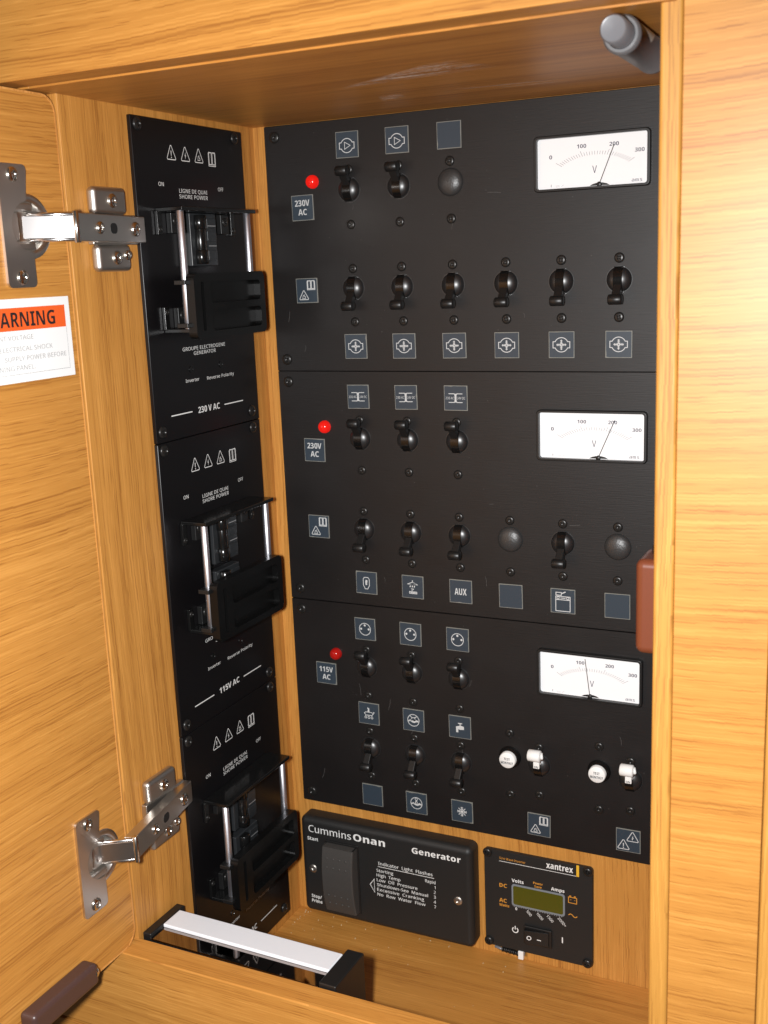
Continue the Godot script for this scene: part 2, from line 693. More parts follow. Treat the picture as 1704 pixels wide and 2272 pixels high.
# the pictograms on the small slate-blue plates; drawn within -1..1
func draw_symbol(k: Kit, s: String) -> void:
	var u := 8.4 * MM
	var w := 0.062 * u
	var P := func(a: Array) -> PackedVector2Array:
		var o := PackedVector2Array()
		for i in range(0, a.size(), 2):
			o.push_back(Vector2(a[i], a[i + 1]) * u)
		return o
	var housing := func(dy: float) -> void:
		var o := PackedVector2Array()
		for side in 2:
			var base := 0.0 if side == 0 else PI
			for i in 13:
				o.push_back((Vector2.from_angle(base + deg_to_rad(26) + i * deg_to_rad(128) / 12) * 0.56 + Vector2(0, dy)) * u)
			var sx := -1.0 if side == 0 else 1.0
			o.push_back(Vector2(sx * 0.68, (0.24 if side == 0 else -0.24) + dy) * u)
			o.push_back(Vector2(sx * 0.68, (-0.24 if side == 0 else 0.24) + dy) * u)
		k.line(o, w, true)
	var triangle := func(c: Vector2, h: float) -> void:
		var pts := PackedVector2Array()
		for i in 3:
			var a := PI / 2 + i * TAU / 3
			for e in [-0.5, 0.0, 0.5]:
				pts.push_back((c + Vector2.from_angle(a) * h * 0.5 + Vector2.from_angle(a + e) * h * 0.12) * u)
		k.line(pts, w, true)
	var book := func(c: Vector2, h: float) -> void:
		for sx in [-1.0, 1.0]:
			var a := PackedVector2Array()
			for q in [[0.06, 0.5], [0.36, 0.5], [0.44, 0.40], [0.44, -0.42], [0.06, -0.42]]:
				a.push_back((c + Vector2(q[0] * sx, q[1]) * h) * u)
			k.line(a, w * 1.15, true)
			var e := PackedVector2Array()
			for q in [[0.38, 0.56], [0.52, 0.44], [0.52, -0.54], [0.0, -0.54]]:
				e.push_back((c + Vector2(q[0] * sx, q[1]) * h) * u)
			k.line(e, w * 0.9)
	var flame := func(c: Vector2, h: float) -> void:
		var o := PackedVector2Array()
		for q in [[-0.28, -0.3], [0.28, -0.3], [0.24, 0.0], [0.1, -0.05], [0.08, 0.32], [-0.1, 0.1], [-0.16, 0.2], [-0.2, -0.05]]:
			o.push_back((c + Vector2(q[0], q[1]) * h) * u)
		k.line(o, w * 0.7, true)
	var bolt := func(c: Vector2, h: float) -> void:
		var o := PackedVector2Array()
		for q in [[0.08, 0.45], [-0.14, -0.02], [0.0, 0.02], [-0.08, -0.42], [0.16, 0.1], [0.03, 0.06]]:
			o.push_back((c + Vector2(q[0], q[1]) * h) * u)
		k.blob(o)
	match s:
		"pump":
			housing.call(-0.08)
			k.line(P.call([-0.2, 0.2, -0.2, -0.36, 0.32, -0.08]), w * 0.8, true)
		"fan":
			housing.call(0.0)
			for a in 4:
				var d := Vector2.from_angle(a * PI / 2)
				k.line(PackedVector2Array([d * 0.05 * u, d * 0.4 * u]), w * 1.1)
				k.line(PackedVector2Array([Vector2.from_angle(a * PI / 2 + PI / 4) * 0.04 * u, Vector2.from_angle(a * PI / 2 + PI / 4) * 0.16 * u]), w)
				for r in [0.22, 0.34]:
					var e := d.orthogonal() * 0.09
					k.line(PackedVector2Array([(d * r - e) * u, (d * (r - 0.05)) * u, (d * r + e) * u]), w * 0.7)
		"transformer":
			for sx in [-1.0, 1.0]:
				for sy in [-1.0, 1.0]:
					k.line(P.call([0.02 * sx, 0.2 * sy, 0.12 * sx, 0.36 * sy, 0.62 * sx, 0.36 * sy]), w)
			for i in 6:
				k.line(P.call([-0.1, -0.3 + i * 0.12, 0.1, -0.3 + i * 0.12]), w * 0.9)
			k.line(P.call([-0.03, -0.36, -0.03, 0.36]), w)
			k.line(P.call([0.04, -0.36, 0.04, 0.36]), w)
			k.text(fonts["sans"], "230 AC", Vector2(-0.14, -0.10) * u, 0.2 * u, 1, 0.74 * u)
			k.text(fonts["sans"], "24V DC", Vector2(0.16, -0.10) * u, 0.2 * u, -1, 0.70 * u)
		"boiler":
			k.line(P.call([-0.3, 0.34, -0.18, 0.5, 0.18, 0.5, 0.3, 0.34, 0.3, -0.26, 0.18, -0.44, 0.14, -0.56, -0.14, -0.56, -0.18, -0.44, -0.3, -0.26]), w, true)
			k.blob(P.call([-0.08, -0.2, 0.06, -0.2, 0.04, 0.02, 0.12, 0.06, 0.1, 0.26, -0.06, 0.28, -0.1, 0.1]))
		"laundry":
			k.line(P.call([0.0, 0.62, 0.0, 0.44, 0.52, 0.24, -0.52, 0.24, 0.0, 0.44]), w)
			k.disc(Vector2(0, 0.56) * u, 0.05 * u)
			for i in 3:
				k.line(P.call([-0.2 + i * 0.2, 0.14, -0.24 + i * 0.2, -0.02]), w * 1.5)
			k.line(P.call([-0.14, -0.16, 0.12, -0.16, -0.1, -0.34]), w)
			k.line(P.call([-0.3, -0.42, 0.4, -0.42, 0.4, -0.58, -0.3, -0.58]), w, true)
			k.line(P.call([-0.2, -0.5, 0.3, -0.5]), w)
		"AUX":
			k.text(fonts["bold"], "AUX", Vector2(0, -0.3) * u, 0.58 * u, 0, 1.1 * u)
		"oven":
			k.line(P.call([-0.6, 0.4, -0.6, -0.86, 0.62, -0.86, 0.62, 0.4]), w, true)
			k.line(P.call([-0.6, 0.12, 0.62, 0.12]), w)
			k.ring(Vector2(-0.4, 0.27) * u, 0.1 * u, w * 0.8, 0, TAU, 12)
			k.ring(Vector2(0.42, 0.27) * u, 0.1 * u, w * 0.8, 0, TAU, 12)
			k.line(P.call([-0.2, 0.27, 0.24, 0.27]), w)
			k.line(P.call([-0.58, 0.74, -0.58, 0.5, -0.12, 0.5, -0.12, 0.74]), w, true)
			k.line(P.call([-0.08, 0.66, 0.24, 0.82]), w * 1.4)
		"socket":
			k.ring(Vector2(), 0.56 * u, w, 0, TAU, 30)
			for p in [Vector2(0, 0.36), Vector2(-0.38, 0.02), Vector2(0.38, 0.02)]:
				k.disc(p * u, 0.1 * u)
		"jug":
			k.line(P.call([-0.46, 0.02, -0.3, 0.14, 0.3, 0.14, 0.46, 0.02, 0.3, -0.16, -0.3, -0.16]), w, true)
			k.blob(P.call([-0.12, 0.18, 0.08, 0.18, 0.06, 0.52, -0.1, 0.6, -0.16, 0.5, -0.06, 0.46]))
			for x in [-0.32, 0.0, 0.32]:
				k.ring(Vector2(x, -0.38) * u, 0.1 * u, w * 0.8, 0, TAU, 10)
				k.line(P.call([x, -0.18, x, -0.28]), w * 0.8)
			k.line(P.call([0.46, 0.06, 0.56, 0.16, 0.48, 0.22]), w)
		"washer", "bilge":
			k.ring(Vector2(), 0.56 * u, w, 0, TAU, 30)
			k.blob(P.call([-0.5, -0.04, -0.3, 0.06, -0.1, -0.04, 0.1, -0.08, 0.3, 0.06, 0.5, -0.02, 0.5, -0.14, 0.3, -0.12, 0.1, -0.24, -0.1, -0.22, -0.3, -0.1, -0.5, -0.16]))
			if s == "washer":
				k.line(P.call([-0.34, 0.4, -0.12, 0.26, 0.12, 0.26, 0.34, 0.4]), w)
				k.line(P.call([-0.12, 0.26, -0.2, 0.12]), w)
				k.line(P.call([0.12, 0.26, 0.2, 0.12]), w)
			else:
				k.ring(Vector2(0, 0.4) * u, 0.12 * u, w * 0.8, 0, TAU, 10)
				k.line(P.call([0.0, 0.28, -0.12, 0.0]), w)
				k.line(P.call([0.0, 0.28, 0.12, 0.0]), w)
		"tap":
			k.blob(P.call([-0.36, 0.04, -0.08, 0.12, 0.12, 0.16, 0.4, 0.08, 0.4, -0.2, 0.0, -0.24, -0.14, -0.18, -0.16, -0.5, -0.36, -0.5]))
			k.line(P.call([0.04, 0.12, 0.04, 0.34]), w * 1.3)
			k.line(P.call([-0.16, 0.36, 0.24, 0.36]), w * 1.4)
		"snow":
			for a in 4:
				var d := Vector2.from_angle(a * PI / 4)
				k.line(PackedVector2Array([-d * 0.46 * u, d * 0.46 * u]), w)
			for a in 4:
				var d := Vector2.from_angle(a * PI / 2)
				for r in [0.2, 0.34]:
					var e := d.orthogonal() * 0.12
					k.line(PackedVector2Array([(d * (r + 0.07) - e) * u, d * r * u, (d * (r + 0.07) + e) * u]), w * 0.9)
		"book":
			book.call(Vector2(0.44, 0.46), 0.72)
			triangle.call(Vector2(-0.3, -0.48), 0.78)
			flame.call(Vector2(-0.3, -0.5), 0.55)
		"danger":
			triangle.call(Vector2(0.38, 0.3), 0.86)
			bolt.call(Vector2(0.38, 0.3), 0.56)
			triangle.call(Vector2(-0.4, -0.5), 0.86)
			k.blob(P.call([-0.45, -0.26, -0.35, -0.26, -0.37, -0.56, -0.43, -0.56]))
			k.disc(Vector2(-0.4, -0.66) * u, 0.05 * u, 8)
		"230V", "115V":
			k.text(fonts["bold"], s, Vector2(0, 0.14) * u, 0.5 * u, 0, 1.42 * u)
			k.text(fonts["bold"], "AC", Vector2(0, -0.6) * u, 0.5 * u, 0, 0.84 * u)
		"row":      # the four signs at the head of each side plate, in a unit of their own
			triangle.call(Vector2(-2.95, 0), 1.06)
			k.blob(P.call([-3.0, 0.28, -2.9, 0.28, -2.92, -0.1, -2.98, -0.1]))
			k.disc(Vector2(-2.95, -0.22) * u, 0.055 * u, 8)
			triangle.call(Vector2(-0.98, 0), 1.06)
			bolt.call(Vector2(-0.98, 0.0), 0.66)
			triangle.call(Vector2(0.98, 0), 1.06)
			flame.call(Vector2(0.98, -0.02), 0.6)
			book.call(Vector2(2.95, 0), 1.0)


func tag(parent: Node3D, x: float, y: float, s: String) -> void:
	var o := MeshInstance3D.new()
	o.name = "label_plate"
	var k := kit()
	var sz := 17.5 + rng.randf_range(-0.15, 0.15)
	k.rbox(mm(0, 0, 0.4), mm(sz, sz, 0.8), 0.12 * MM)
	o.mesh = k.mesh()
	o.material_override = mats["tag_edge"]
	o.transform = Transform3D(Basis(Vector3(0, 0, 1), rng.randf_range(-0.012, 0.012)), mm(x, y, 0) - parent.position)
	add_to(o, parent)
	var f := kit()
	var hs := sz * 0.5
	var pts := PackedVector2Array()
	# a slightly uneven cut where the slate layer was chamfered away
	for side in 4:
		for i in 7:
			var e := -1.0 + 2.0 * i / 7.0
			var inset := 0.42 + rng.randf_range(0.0, 0.16) + (0.35 if rng.randf() < 0.06 else 0.0)
			var p := Vector2(e * (hs - inset), -(hs - inset)).rotated(side * PI / 2)
			pts.push_back(p * MM)
	f.prism(pts, 0.8 * MM, 0.95 * MM, 0.0, false)
	put("label_face", f, mats["tag_face"], o)
	if s:
		var p := kit()
		p.xf = Transform3D(Basis(), mm(0, 0, 1.0))
		draw_symbol(p, s)
		put("symbol", p, mats["symbol_print"], o)


func voltmeter(parent: Node3D, c: Vector2, pivot_x: float, tip: Vector2) -> void:
	var at := mm(c.x, c.y, 0) - parent.position
	var o := MeshInstance3D.new()
	o.name = "voltmeter"
	var k := kit()
	# a raised frame round a sunk dial
	var outer := round_rect(Vector2(), Vector2(74.6, 34.4) * MM, 2.6 * MM, 4)
	var inner := round_rect(Vector2(), Vector2(71.0, 31.0) * MM, 1.6 * MM, 4)
	var c2 := outer.size()
	var zt := 4.2 * MM
	for i in c2:
		var j := (i + 1) % c2
		var d := (outer[j] - outer[i])
		var nn := Vector3(d.y, -d.x, 0).normalized() if d.length() > 1e-7 else Vector3(1, 0, 0)
		var up := Vector3(0, 0, 1)
		var o0 := Vector3(outer[i].x, outer[i].y, 0)
		var o1 := Vector3(outer[j].x, outer[j].y, 0)
		var e := Vector3(0, 0, zt - 0.8 * MM)
		k.quad(o0, o1, o1 + e, o0 + e, nn, nn, nn, nn)
		var s0 := Vector3(outer[i].x * 0.986, outer[i].y * 0.965, zt)
		var s1 := Vector3(outer[j].x * 0.986, outer[j].y * 0.965, zt)
		k.quad(o0 + e, o1 + e, s1, s0, nn, nn, up, up)
		var i0 := Vector3(inner[i].x, inner[i].y, zt)
		var i1 := Vector3(inner[j].x, inner[j].y, zt)
		k.quad(s0, s1, i1, i0, up, up, up, up)
		var f0 := Vector3(inner[i].x, inner[i].y, 0.3 * MM)
		var f1 := Vector3(inner[j].x, inner[j].y, 0.3 * MM)
		k.quad(i0, i1, f1, f0, -nn, -nn, -nn, -nn)
	o.mesh = k.mesh()
	o.material_override = mats["black_satin"]
	o.position = at
	add_to(o, parent)
	var d := kit()
	d.prism(round_rect(Vector2(), Vector2(70.9, 30.9) * MM, 1.6 * MM, 4), 0.2 * MM, 0.8 * MM, 0.0, false)
	put("dial", d, mats["dial_white"], o)
	var piv := Vector2(pivot_x, -14.4)
	var mid := Vector2(1.9, -14.4)
	var pos := func(f: float, r: float) -> Vector2:
		var a := deg_to_rad(90 + 47 - 94 * f)
		return mid + Vector2(cos(a) * r * 1.6, sin(a) * r)
	var g := kit()
	g.xf = Transform3D(Basis(), mm(0, 0, 0.86))
	for i in 31:
		var f := i / 30.0
		var long := i % 10 == 0
		g.line(PackedVector2Array([pos.call(f, 18.2) * MM, pos.call(f, 21.6 if long else 20.4) * MM]), 0.30 * MM)
	for q in [[Vector2(-26.5, -14.2), Vector2(-26.5, -12.6), 0.5], [Vector2(-23.5, -13.6), Vector2(-20.8, -13.6), 0.16], [Vector2(-23.5, -14.3), Vector2(-20.8, -14.3), 0.16], [Vector2(-19.8, -14.2), Vector2(-18.0, -13.2), 0.16]]:
		g.line(PackedVector2Array([q[0] * MM, q[1] * MM]), q[2] * MM)
	put("scale", g, mats["pale_print"], o)
	var l := kit()
	l.xf = Transform3D(Basis(), mm(0, 0, 0.87))
	for q in [["0", Vector2(-26.8, 3.0)], ["100", Vector2(-6.6, 8.3)], ["200", Vector2(14.2, 8.2)], ["300", Vector2(30.2, 3.5)]]:
		l.text(fonts["bold"], q[0], q[1] * MM, 2.4 * MM, 0, (1.9 if q[0] == "0" else 6.0) * MM)
	l.text(fonts["sans"], "V", Vector2(1.8, -7.3) * MM, 4.4 * MM, 0, 2.9 * MM)
	l.text(fonts["mono"], "ams", Vector2(28.6, -14.2) * MM, 2.2 * MM, 0, 6.6 * MM)
	put("lettering", l, mats["dark_print"], o)
	var nd := kit()
	nd.bar(mm(piv.x, piv.y, 2.0), mm(tip.x, tip.y, 1.9), 0.24 * MM, 8)
	put("needle", nd, mats["black_print"], o)
	var h := kit()
	h.xf = Transform3D(Basis(), mm(piv.x, piv.y, 0.85))
	h.lathe([Vector2(1.6, 0) * MM, Vector2(1.6, 1.5) * MM, Vector2(1.2, 1.9) * MM, Vector2(0, 1.9) * MM], 16)
	h.xf = Transform3D(Basis(), mm(piv.x, piv.y - 1.1, 0.82))
	h.blob(PackedVector2Array([Vector2(-6.5, 0.4) * MM, Vector2(-4.5, 1.5) * MM, Vector2(-2, 2.1) * MM, Vector2(2, 2.1) * MM, Vector2(4.5, 1.5) * MM, Vector2(6.5, 0.4) * MM]))
	put("needle_hub", h, mats["black_satin"], o)


func pilot_light(parent: Node3D, x: float, y: float, bright: bool) -> void:
	var o := MeshInstance3D.new()
	o.name = "pilot_lamp"
	var k := kit()
	k.lathe([Vector2(4.7, 0) * MM, Vector2(4.7, 1.6) * MM, Vector2(4.3, 3.2) * MM, Vector2(3.2, 4.7) * MM, Vector2(1.7, 5.4) * MM, Vector2(0, 5.6) * MM], 14)
	o.mesh = k.mesh()
	o.material_override = mats["led_red" if bright else "led_dim"]
	o.position = mm(x, y, 0) - parent.position
	add_to(o, parent)
	var c := kit()
	c.xf = Transform3D(Basis(Vector3(0, 1, 0), 0.5), mm(1.4, -0.8, 4.1))
	c.lathe(dome_profile(1.3 * MM, 1.1 * MM, 4), 10)
	if bright:
		put("glowing_core", c, mats["led_core"], o)


func test_button(parent: Node3D, x: float, y: float) -> void:
	var o := MeshInstance3D.new()
	o.name = "test_button"
	var k := kit()
	k.lathe([Vector2(8.4, 0) * MM, Vector2(8.4, 0.6) * MM, Vector2(8.0, 2.2) * MM, Vector2(6.9, 3.8) * MM, Vector2(6.4, 4.2) * MM, Vector2(6.2, 3.6) * MM], 30)
	o.mesh = k.mesh()
	o.material_override = mats["black_gloss"]
	o.position = mm(x, y, 0) - parent.position
	add_to(o, parent)
	var c := kit()
	c.lathe([Vector2(6.1, 2.0) * MM, Vector2(6.1, 6.8) * MM, Vector2(5.6, 7.3) * MM, Vector2(0, 7.5) * MM], 28)
	put("button_cap", c, mats["white_plastic"], o)
	var t := kit()
	t.xf = Transform3D(Basis(), mm(0, 0, 7.56))
	t.text(fonts["bold"], "TEST", Vector2(0, 0.4) * MM, 1.9 * MM, 0, 4.6 * MM)
	t.text(fonts["bold"], "MONTHLY", Vector2(0, -2.6) * MM, 1.9 * MM, 0, 9.2 * MM)
	put("lettering", t, mats["black_print"], o)


# ------------------------------------------------------------------ the three panels on the back wall
func back_panels() -> void:
	var x0 := -66.7
	var x1 := 257.0
	var defs := [
		["topmost black breaker panel under the cabinet ceiling, marked 230V AC", 127.5, -46.47, "230V"],
		["middle black breaker panel with AUX and oven labels, marked 230V AC", -46.53, -223.2, "230V"],
		["lowest black breaker panel with two white levers, marked 115V AC", -223.5, -394.6, "115V"]]
	var cols := [0.0, 38.1, 76.2, 114.3, 152.4, 190.5]
	for i in 3:
		var yt: float = defs[i][1]
		var yb: float = defs[i][2]
		var t := thing("breaker_panel", defs[i][0], "electrical panel", mm((x0 + x1) * 0.5, (yt + yb) * 0.5), 0.0, "black breaker panels stacked on the back wall")
		var k := kit(0)
		k.prism(round_rect(Vector2(), Vector2(x1 - x0, yt - yb) * MM, 0.8 * MM, 2), -2.9 * MM, 0.0, 0.35 * MM)
		put("face_plate", k, mats["anodised"], t)
		var du := kit()
		du.layer = 0.00002
		for q in 46:
			du.disc(Vector2(rng.randf_range(-158, 150), rng.randf_range(yb - yt, yt - yb) * 0.48) * MM, rng.randf_range(0.10, 0.26) * MM, 6)
		for q in 9:
			var c := Vector2(rng.randf_range(-150, 100), rng.randf_range(yb - yt, yt - yb) * 0.45)
			var d := Vector2.from_angle(rng.randf_range(1.2, 1.9) if rng.randf() < 0.7 else rng.randf_range(-0.3, 0.3)) * rng.randf_range(1.5, 5.0)
			du.line(PackedVector2Array([(c - d) * MM, (c + d * 0.2 + Vector2(0.4, 0)) * MM, (c + d) * MM]), 0.16 * MM)
		var dust := put("dust_specks", du, mats["speck"], t)
		dust.set_meta("kind", "stuff")
		var p := t.position / MM
		for y in [yt - 8.0, yb + 8.6]:
			screw(t, -58.1 - p.x, y - p.y, 0, 4.0, 1.6, "screw_black")
			screw(t, 248.4 - p.x, y - p.y, 0, 4.0, 1.6, "screw_black")
		match i:
			0:
				for c in 3:
					tag(t, cols[c], 110.1, ["pump", "pump", ""][c])
					place(["up", "up", "plug"][c], t, cols[c], 80.0)
				for c in 6:
					place("down", t, cols[c], 12.5)
					tag(t, cols[c], -28.6, "fan")
				pilot_light(t, -28.6, 87.2, true)
				tag(t, -37.8, 69.9, "230V")
				tag(t, -37.8, 11.8, "book")
				voltmeter(t, Vector2(172.8, 86.2), 5.0, Vector2(14.4, 8.9))
			1:
				for c in 3:
					tag(t, cols[c], -64.9, "transformer")
					place("up", t, cols[c], -95.6)
				for c in 6:
					place("plug" if c == 3 or c == 5 else "down", t, cols[c], -163.8)
					tag(t, cols[c], -205.3, ["boiler", "laundry", "AUX", "", "oven", ""][c])
				pilot_light(t, -28.9, -87.6, true)
				tag(t, -38.5, -105.4, "230V")
				tag(t, -38.4, -164.2, "book")
				voltmeter(t, Vector2(172.6, -88.9), 4.8, Vector2(15.8, 10.9))
			2:
				for c in 3:
					var x := -3.0 + c * 37.85
					tag(t, x, -242.3, "socket")
					place("up", t, x, -272.7)
					tag(t, x, -310.9, ["jug", "washer", "tap"][c])
					place("down", t, x, -339.4)
					tag(t, x, -379.4, ["", "bilge", "snow"][c])
				pilot_light(t, -29.2, -265.0, false)
				tag(t, -38.7, -282.2, "115V")
				voltmeter(t, Vector2(171.2, -258.4), 0.6, Vector2(-2.9, 12.9))
				for q in [111.6, 178.0]:
					test_button(t, q, -328.6)
					for y in [-310.0, -358.4]:
						screw(t, q - p.x, y - p.y, 0, 3.3, 1.3, "screw_black")
				for q in [133.9, 200.4]:
					place("white", t, q, -331.5)
				tag(t, 133.3, -378.9, "book")
				tag(t, 199.2, -378.3, "danger")


# ------------------------------------------------------------------ the three source selectors on the side wall
func slide_handle(w: float, h: float, d: float) -> CSGCombiner3D:
	var o := CSGCombiner3D.new()
	o.name = "slide_handle"
	var body := CSGPolygon3D.new()
	body.name = "body"
	body.polygon = round_rect(Vector2(), Vector2(w, h) * MM, 4.2 * MM, 5)
	body.depth = d * MM
	body.material = mats["handle_black"]
	o.add_child(body)
	body.position = mm(0, 0, d)
	for y in [8.4, -9.4]:
		var cut := CSGPolygon3D.new()
		cut.name = "groove"
		cut.operation = CSGShape3D.OPERATION_SUBTRACTION
		cut.polygon = round_rect(Vector2(6.5, y) * MM, Vector2(60, 13.4) * MM, 3.0 * MM, 4)
		cut.depth = 5.4 * MM
		cut.material = mats["handle_black"]
		o.add_child(cut)
		cut.position = mm(0, 0, d + 0.6)
	var slot := CSGPolygon3D.new()
	slot.name = "slot"
	slot.operation = CSGShape3D.OPERATION_SUBTRACTION
	slot.polygon = round_rect(Vector2(-33.0, 0) * MM, Vector2(3.2, 31.0) * MM, 1.2 * MM, 3)
	slot.depth = 3.0 * MM
	slot.material = mats["handle_black"]
	o.add_child(slot)
	slot.position = mm(0, 0, d + 0.6)
	return o


func selector(i: int, label: String, volts: String, glow_text: String) -> void:
	var top := [123.2, -80.3, -283.8][i] as float
	var h := 203.36
	var t := thing("source_selector", label, "selector panel", mm(-75.2, top - h * 0.5, 79.5), PI / 2, "source selectors on the side wall")
	# local axes: x to the back wall, y up, z out of the side wall; yy() takes a distance from the plate's top
	var k := kit(0)
	k.prism(round_rect(Vector2(), Vector2(125, h) * MM, 0.8 * MM, 2), -2.35 * MM, 0.0, 0.4 * MM)
	put("face_plate", k, mats["plate_gloss"], t)
	var yy := func(d: float) -> float: return h * 0.5 - d
	for x in [-56.0, 52.8]:
		for y in [5.0, 196.2]:
			screw(t, x, yy.call(y), 0, 4.0, 1.6, "screw_black")
	var pr := kit()
	pr.xf = Transform3D(Basis().scaled(Vector3(0.93, 1.0, 1)), mm(0.3, yy.call(20.9), 0.06))
	draw_symbol(pr, "row")
	put("warning_signs", pr, mats["white_print"], t)
	var l := kit()
	l.xf = Transform3D(Basis(), mm(0, 0, 0.06))
	var F: Font = fonts["sans"]
	var B: Font = fonts["bold"]
	var say := func(f: Font, s: String, x: float, mid: float, cap_h: float, w: float) -> void:
		l.text(f, s, Vector2(x, yy.call(mid) - cap_h * 0.5) * MM, cap_h * MM, 0, w * MM)
	say.call(F, "ON", -36.0, 39.8, 2.5, 5.6)
	say.call(F, "OFF", 31.7, 40.3, 2.5, 6.6)
	say.call(F, "LIGNE DE QUAI", -1.0, 43.1, 2.5, 32.0)
	say.call(F, "SHORE POWER", -1.0, 46.7, 2.5, 32.6)
	say.call(F, "GROUPE ELECTROGENE", -1.6, 145.2, 2.4, 50.5)
	say.call(F, "GENERATOR", -1.4, 148.6, 2.4, 26.2)
	say.call(F, "Inverter", -18.3, 166.2, 2.2, 15.8)
	say.call(F, "Reverse Polarity", 15.6, 166.7, 2.2, 33.6)
	say.call(B, volts, -1.3, 187.1, 4.2, 26.0)
	for e in [[-45.0, -21.3], [17.6, 41.9]]:
		l.line(PackedVector2Array([Vector2(e[0], yy.call(187.2)) * MM, Vector2(e[1], yy.call(187.2)) * MM]), 0.75 * MM)
	put("lettering", l, mats["white_print"], t)
	for x in [-18.8, 16.9]:
		var ho := kit()
		ho.xf = Transform3D(Basis(), mm(x, yy.call(158.9), 0))
		ho.lathe([Vector2(2.2, 0) * MM, Vector2(2.2, 0.5) * MM, Vector2(1.7, 0.5) * MM, Vector2(1.5, 0.1) * MM, Vector2(0, 0.1) * MM], 18)
		put("indicator", ho, mats["black_gloss"], t)
	# guide frame: top and bottom brackets with their feet
	for e in [[56.0, 1.0], [132.0, -1.0]]:
		var b := kit()
		var y: float = yy.call(e[0])
		b.rbox(mm(-1.2, y, 10.3), mm(87.0, 2.6, 20.6), 0.5 * MM)
		b.rbox(mm(-43.6, y - 8.0 * e[1], 1.2), mm(4.6, 15.0, 2.4), 0.5 * MM)
		b.rbox(mm(40.6, y - 8.0 * e[1], 1.2), mm(4.6, 15.0, 2.4), 0.5 * MM)
		var br := put("guide_bracket", b, mats["black_gloss"], t)
		for x in [-43.6, 40.6]:
			screw(br, x, y - 12.0 * e[1], 2.4, 1.9, 0.8, "screw_black")
	for x in [-42.3, 35.4]:
		var r := kit()
		r.bar(mm(x, yy.call(57.2), 17.2), mm(x, yy.call(130.8), 17.2), 2.35 * MM, 20, 0.05)
		put("guide_rod", r, mats["chrome"], t)
	# two breakers behind the frame; the slider bars one of them
	for e in [[74.5, 1.0], [113.5, -1.0]]:
		var bk := kit()
		var y: float = yy.call(e[0])
		bk.rbox(mm(-2.5, y, 3.4), mm(30.0, 34.0, 6.8), 0.6 * MM)
		for q in [-10.0, 2.5, 10.5]:
			bk.rbox(mm(5.6, y + q, 7.3), mm(10.5, 6.5, 1.4), 0.3 * MM)
		var bo := put("circuit_breaker", bk, mats["breaker_grey"], t)
		var tg := kit()
		tg.bar(mm(-9.0, y - 15.5, 8.4), mm(-9.0, y + 15.5, 8.4), 3.6 * MM, 18, 0.1)
		tg.bar(mm(-9.0, y - 15.8, 8.4), mm(-9.0, y - 6.5, 8.4), 4.3 * MM, 18, 0.1)
		tg.bar(mm(-9.0, y + 6.5, 8.4), mm(-9.0, y + 15.8, 8.4), 4.3 * MM, 18, 0.1)
		put("toggle", tg, mats["black_gloss"], bo)
		var ln := kit()
		ln.xf = Transform3D(Basis(), mm(0, 0, 8.03))
		for q in [6.4, -6.6]:
			ln.line(PackedVector2Array([(Vector2(0.8, y + q + 2.6)) * MM, (Vector2(10.2, y + q + 2.6)) * MM]), 0.45 * MM)
		put("marking", ln, mats["grey_print"], bo)
	for x in [-29.0, 28.0]:
		for y in [64.0, 124.0]:
			var s := kit()
			s.rbox(mm(x, yy.call(y), 2.0), mm(9.5, 13.0, 4.0), 0.5 * MM)
			var so := put("mounting_block", s, mats["black_satin"], t)
			screw(so, x, yy.call(y) + 1.5, 4.0, 3.0, 1.0, "screw_black")
	var hd := slide_handle(84.6, 41.4, 6.2)
	hd.position = mm(-3.4, yy.call(116.9), 19.9)
	add_to(hd, t)
	for e in [101.5, 128.5]:
		var ear := kit()
		ear.rbox(mm(-44.6, yy.call(e), 17.4), mm(9.0, 3.0, 8.4), 0.5 * MM)
		put("slide_ear", ear, mats["black_satin"], t)


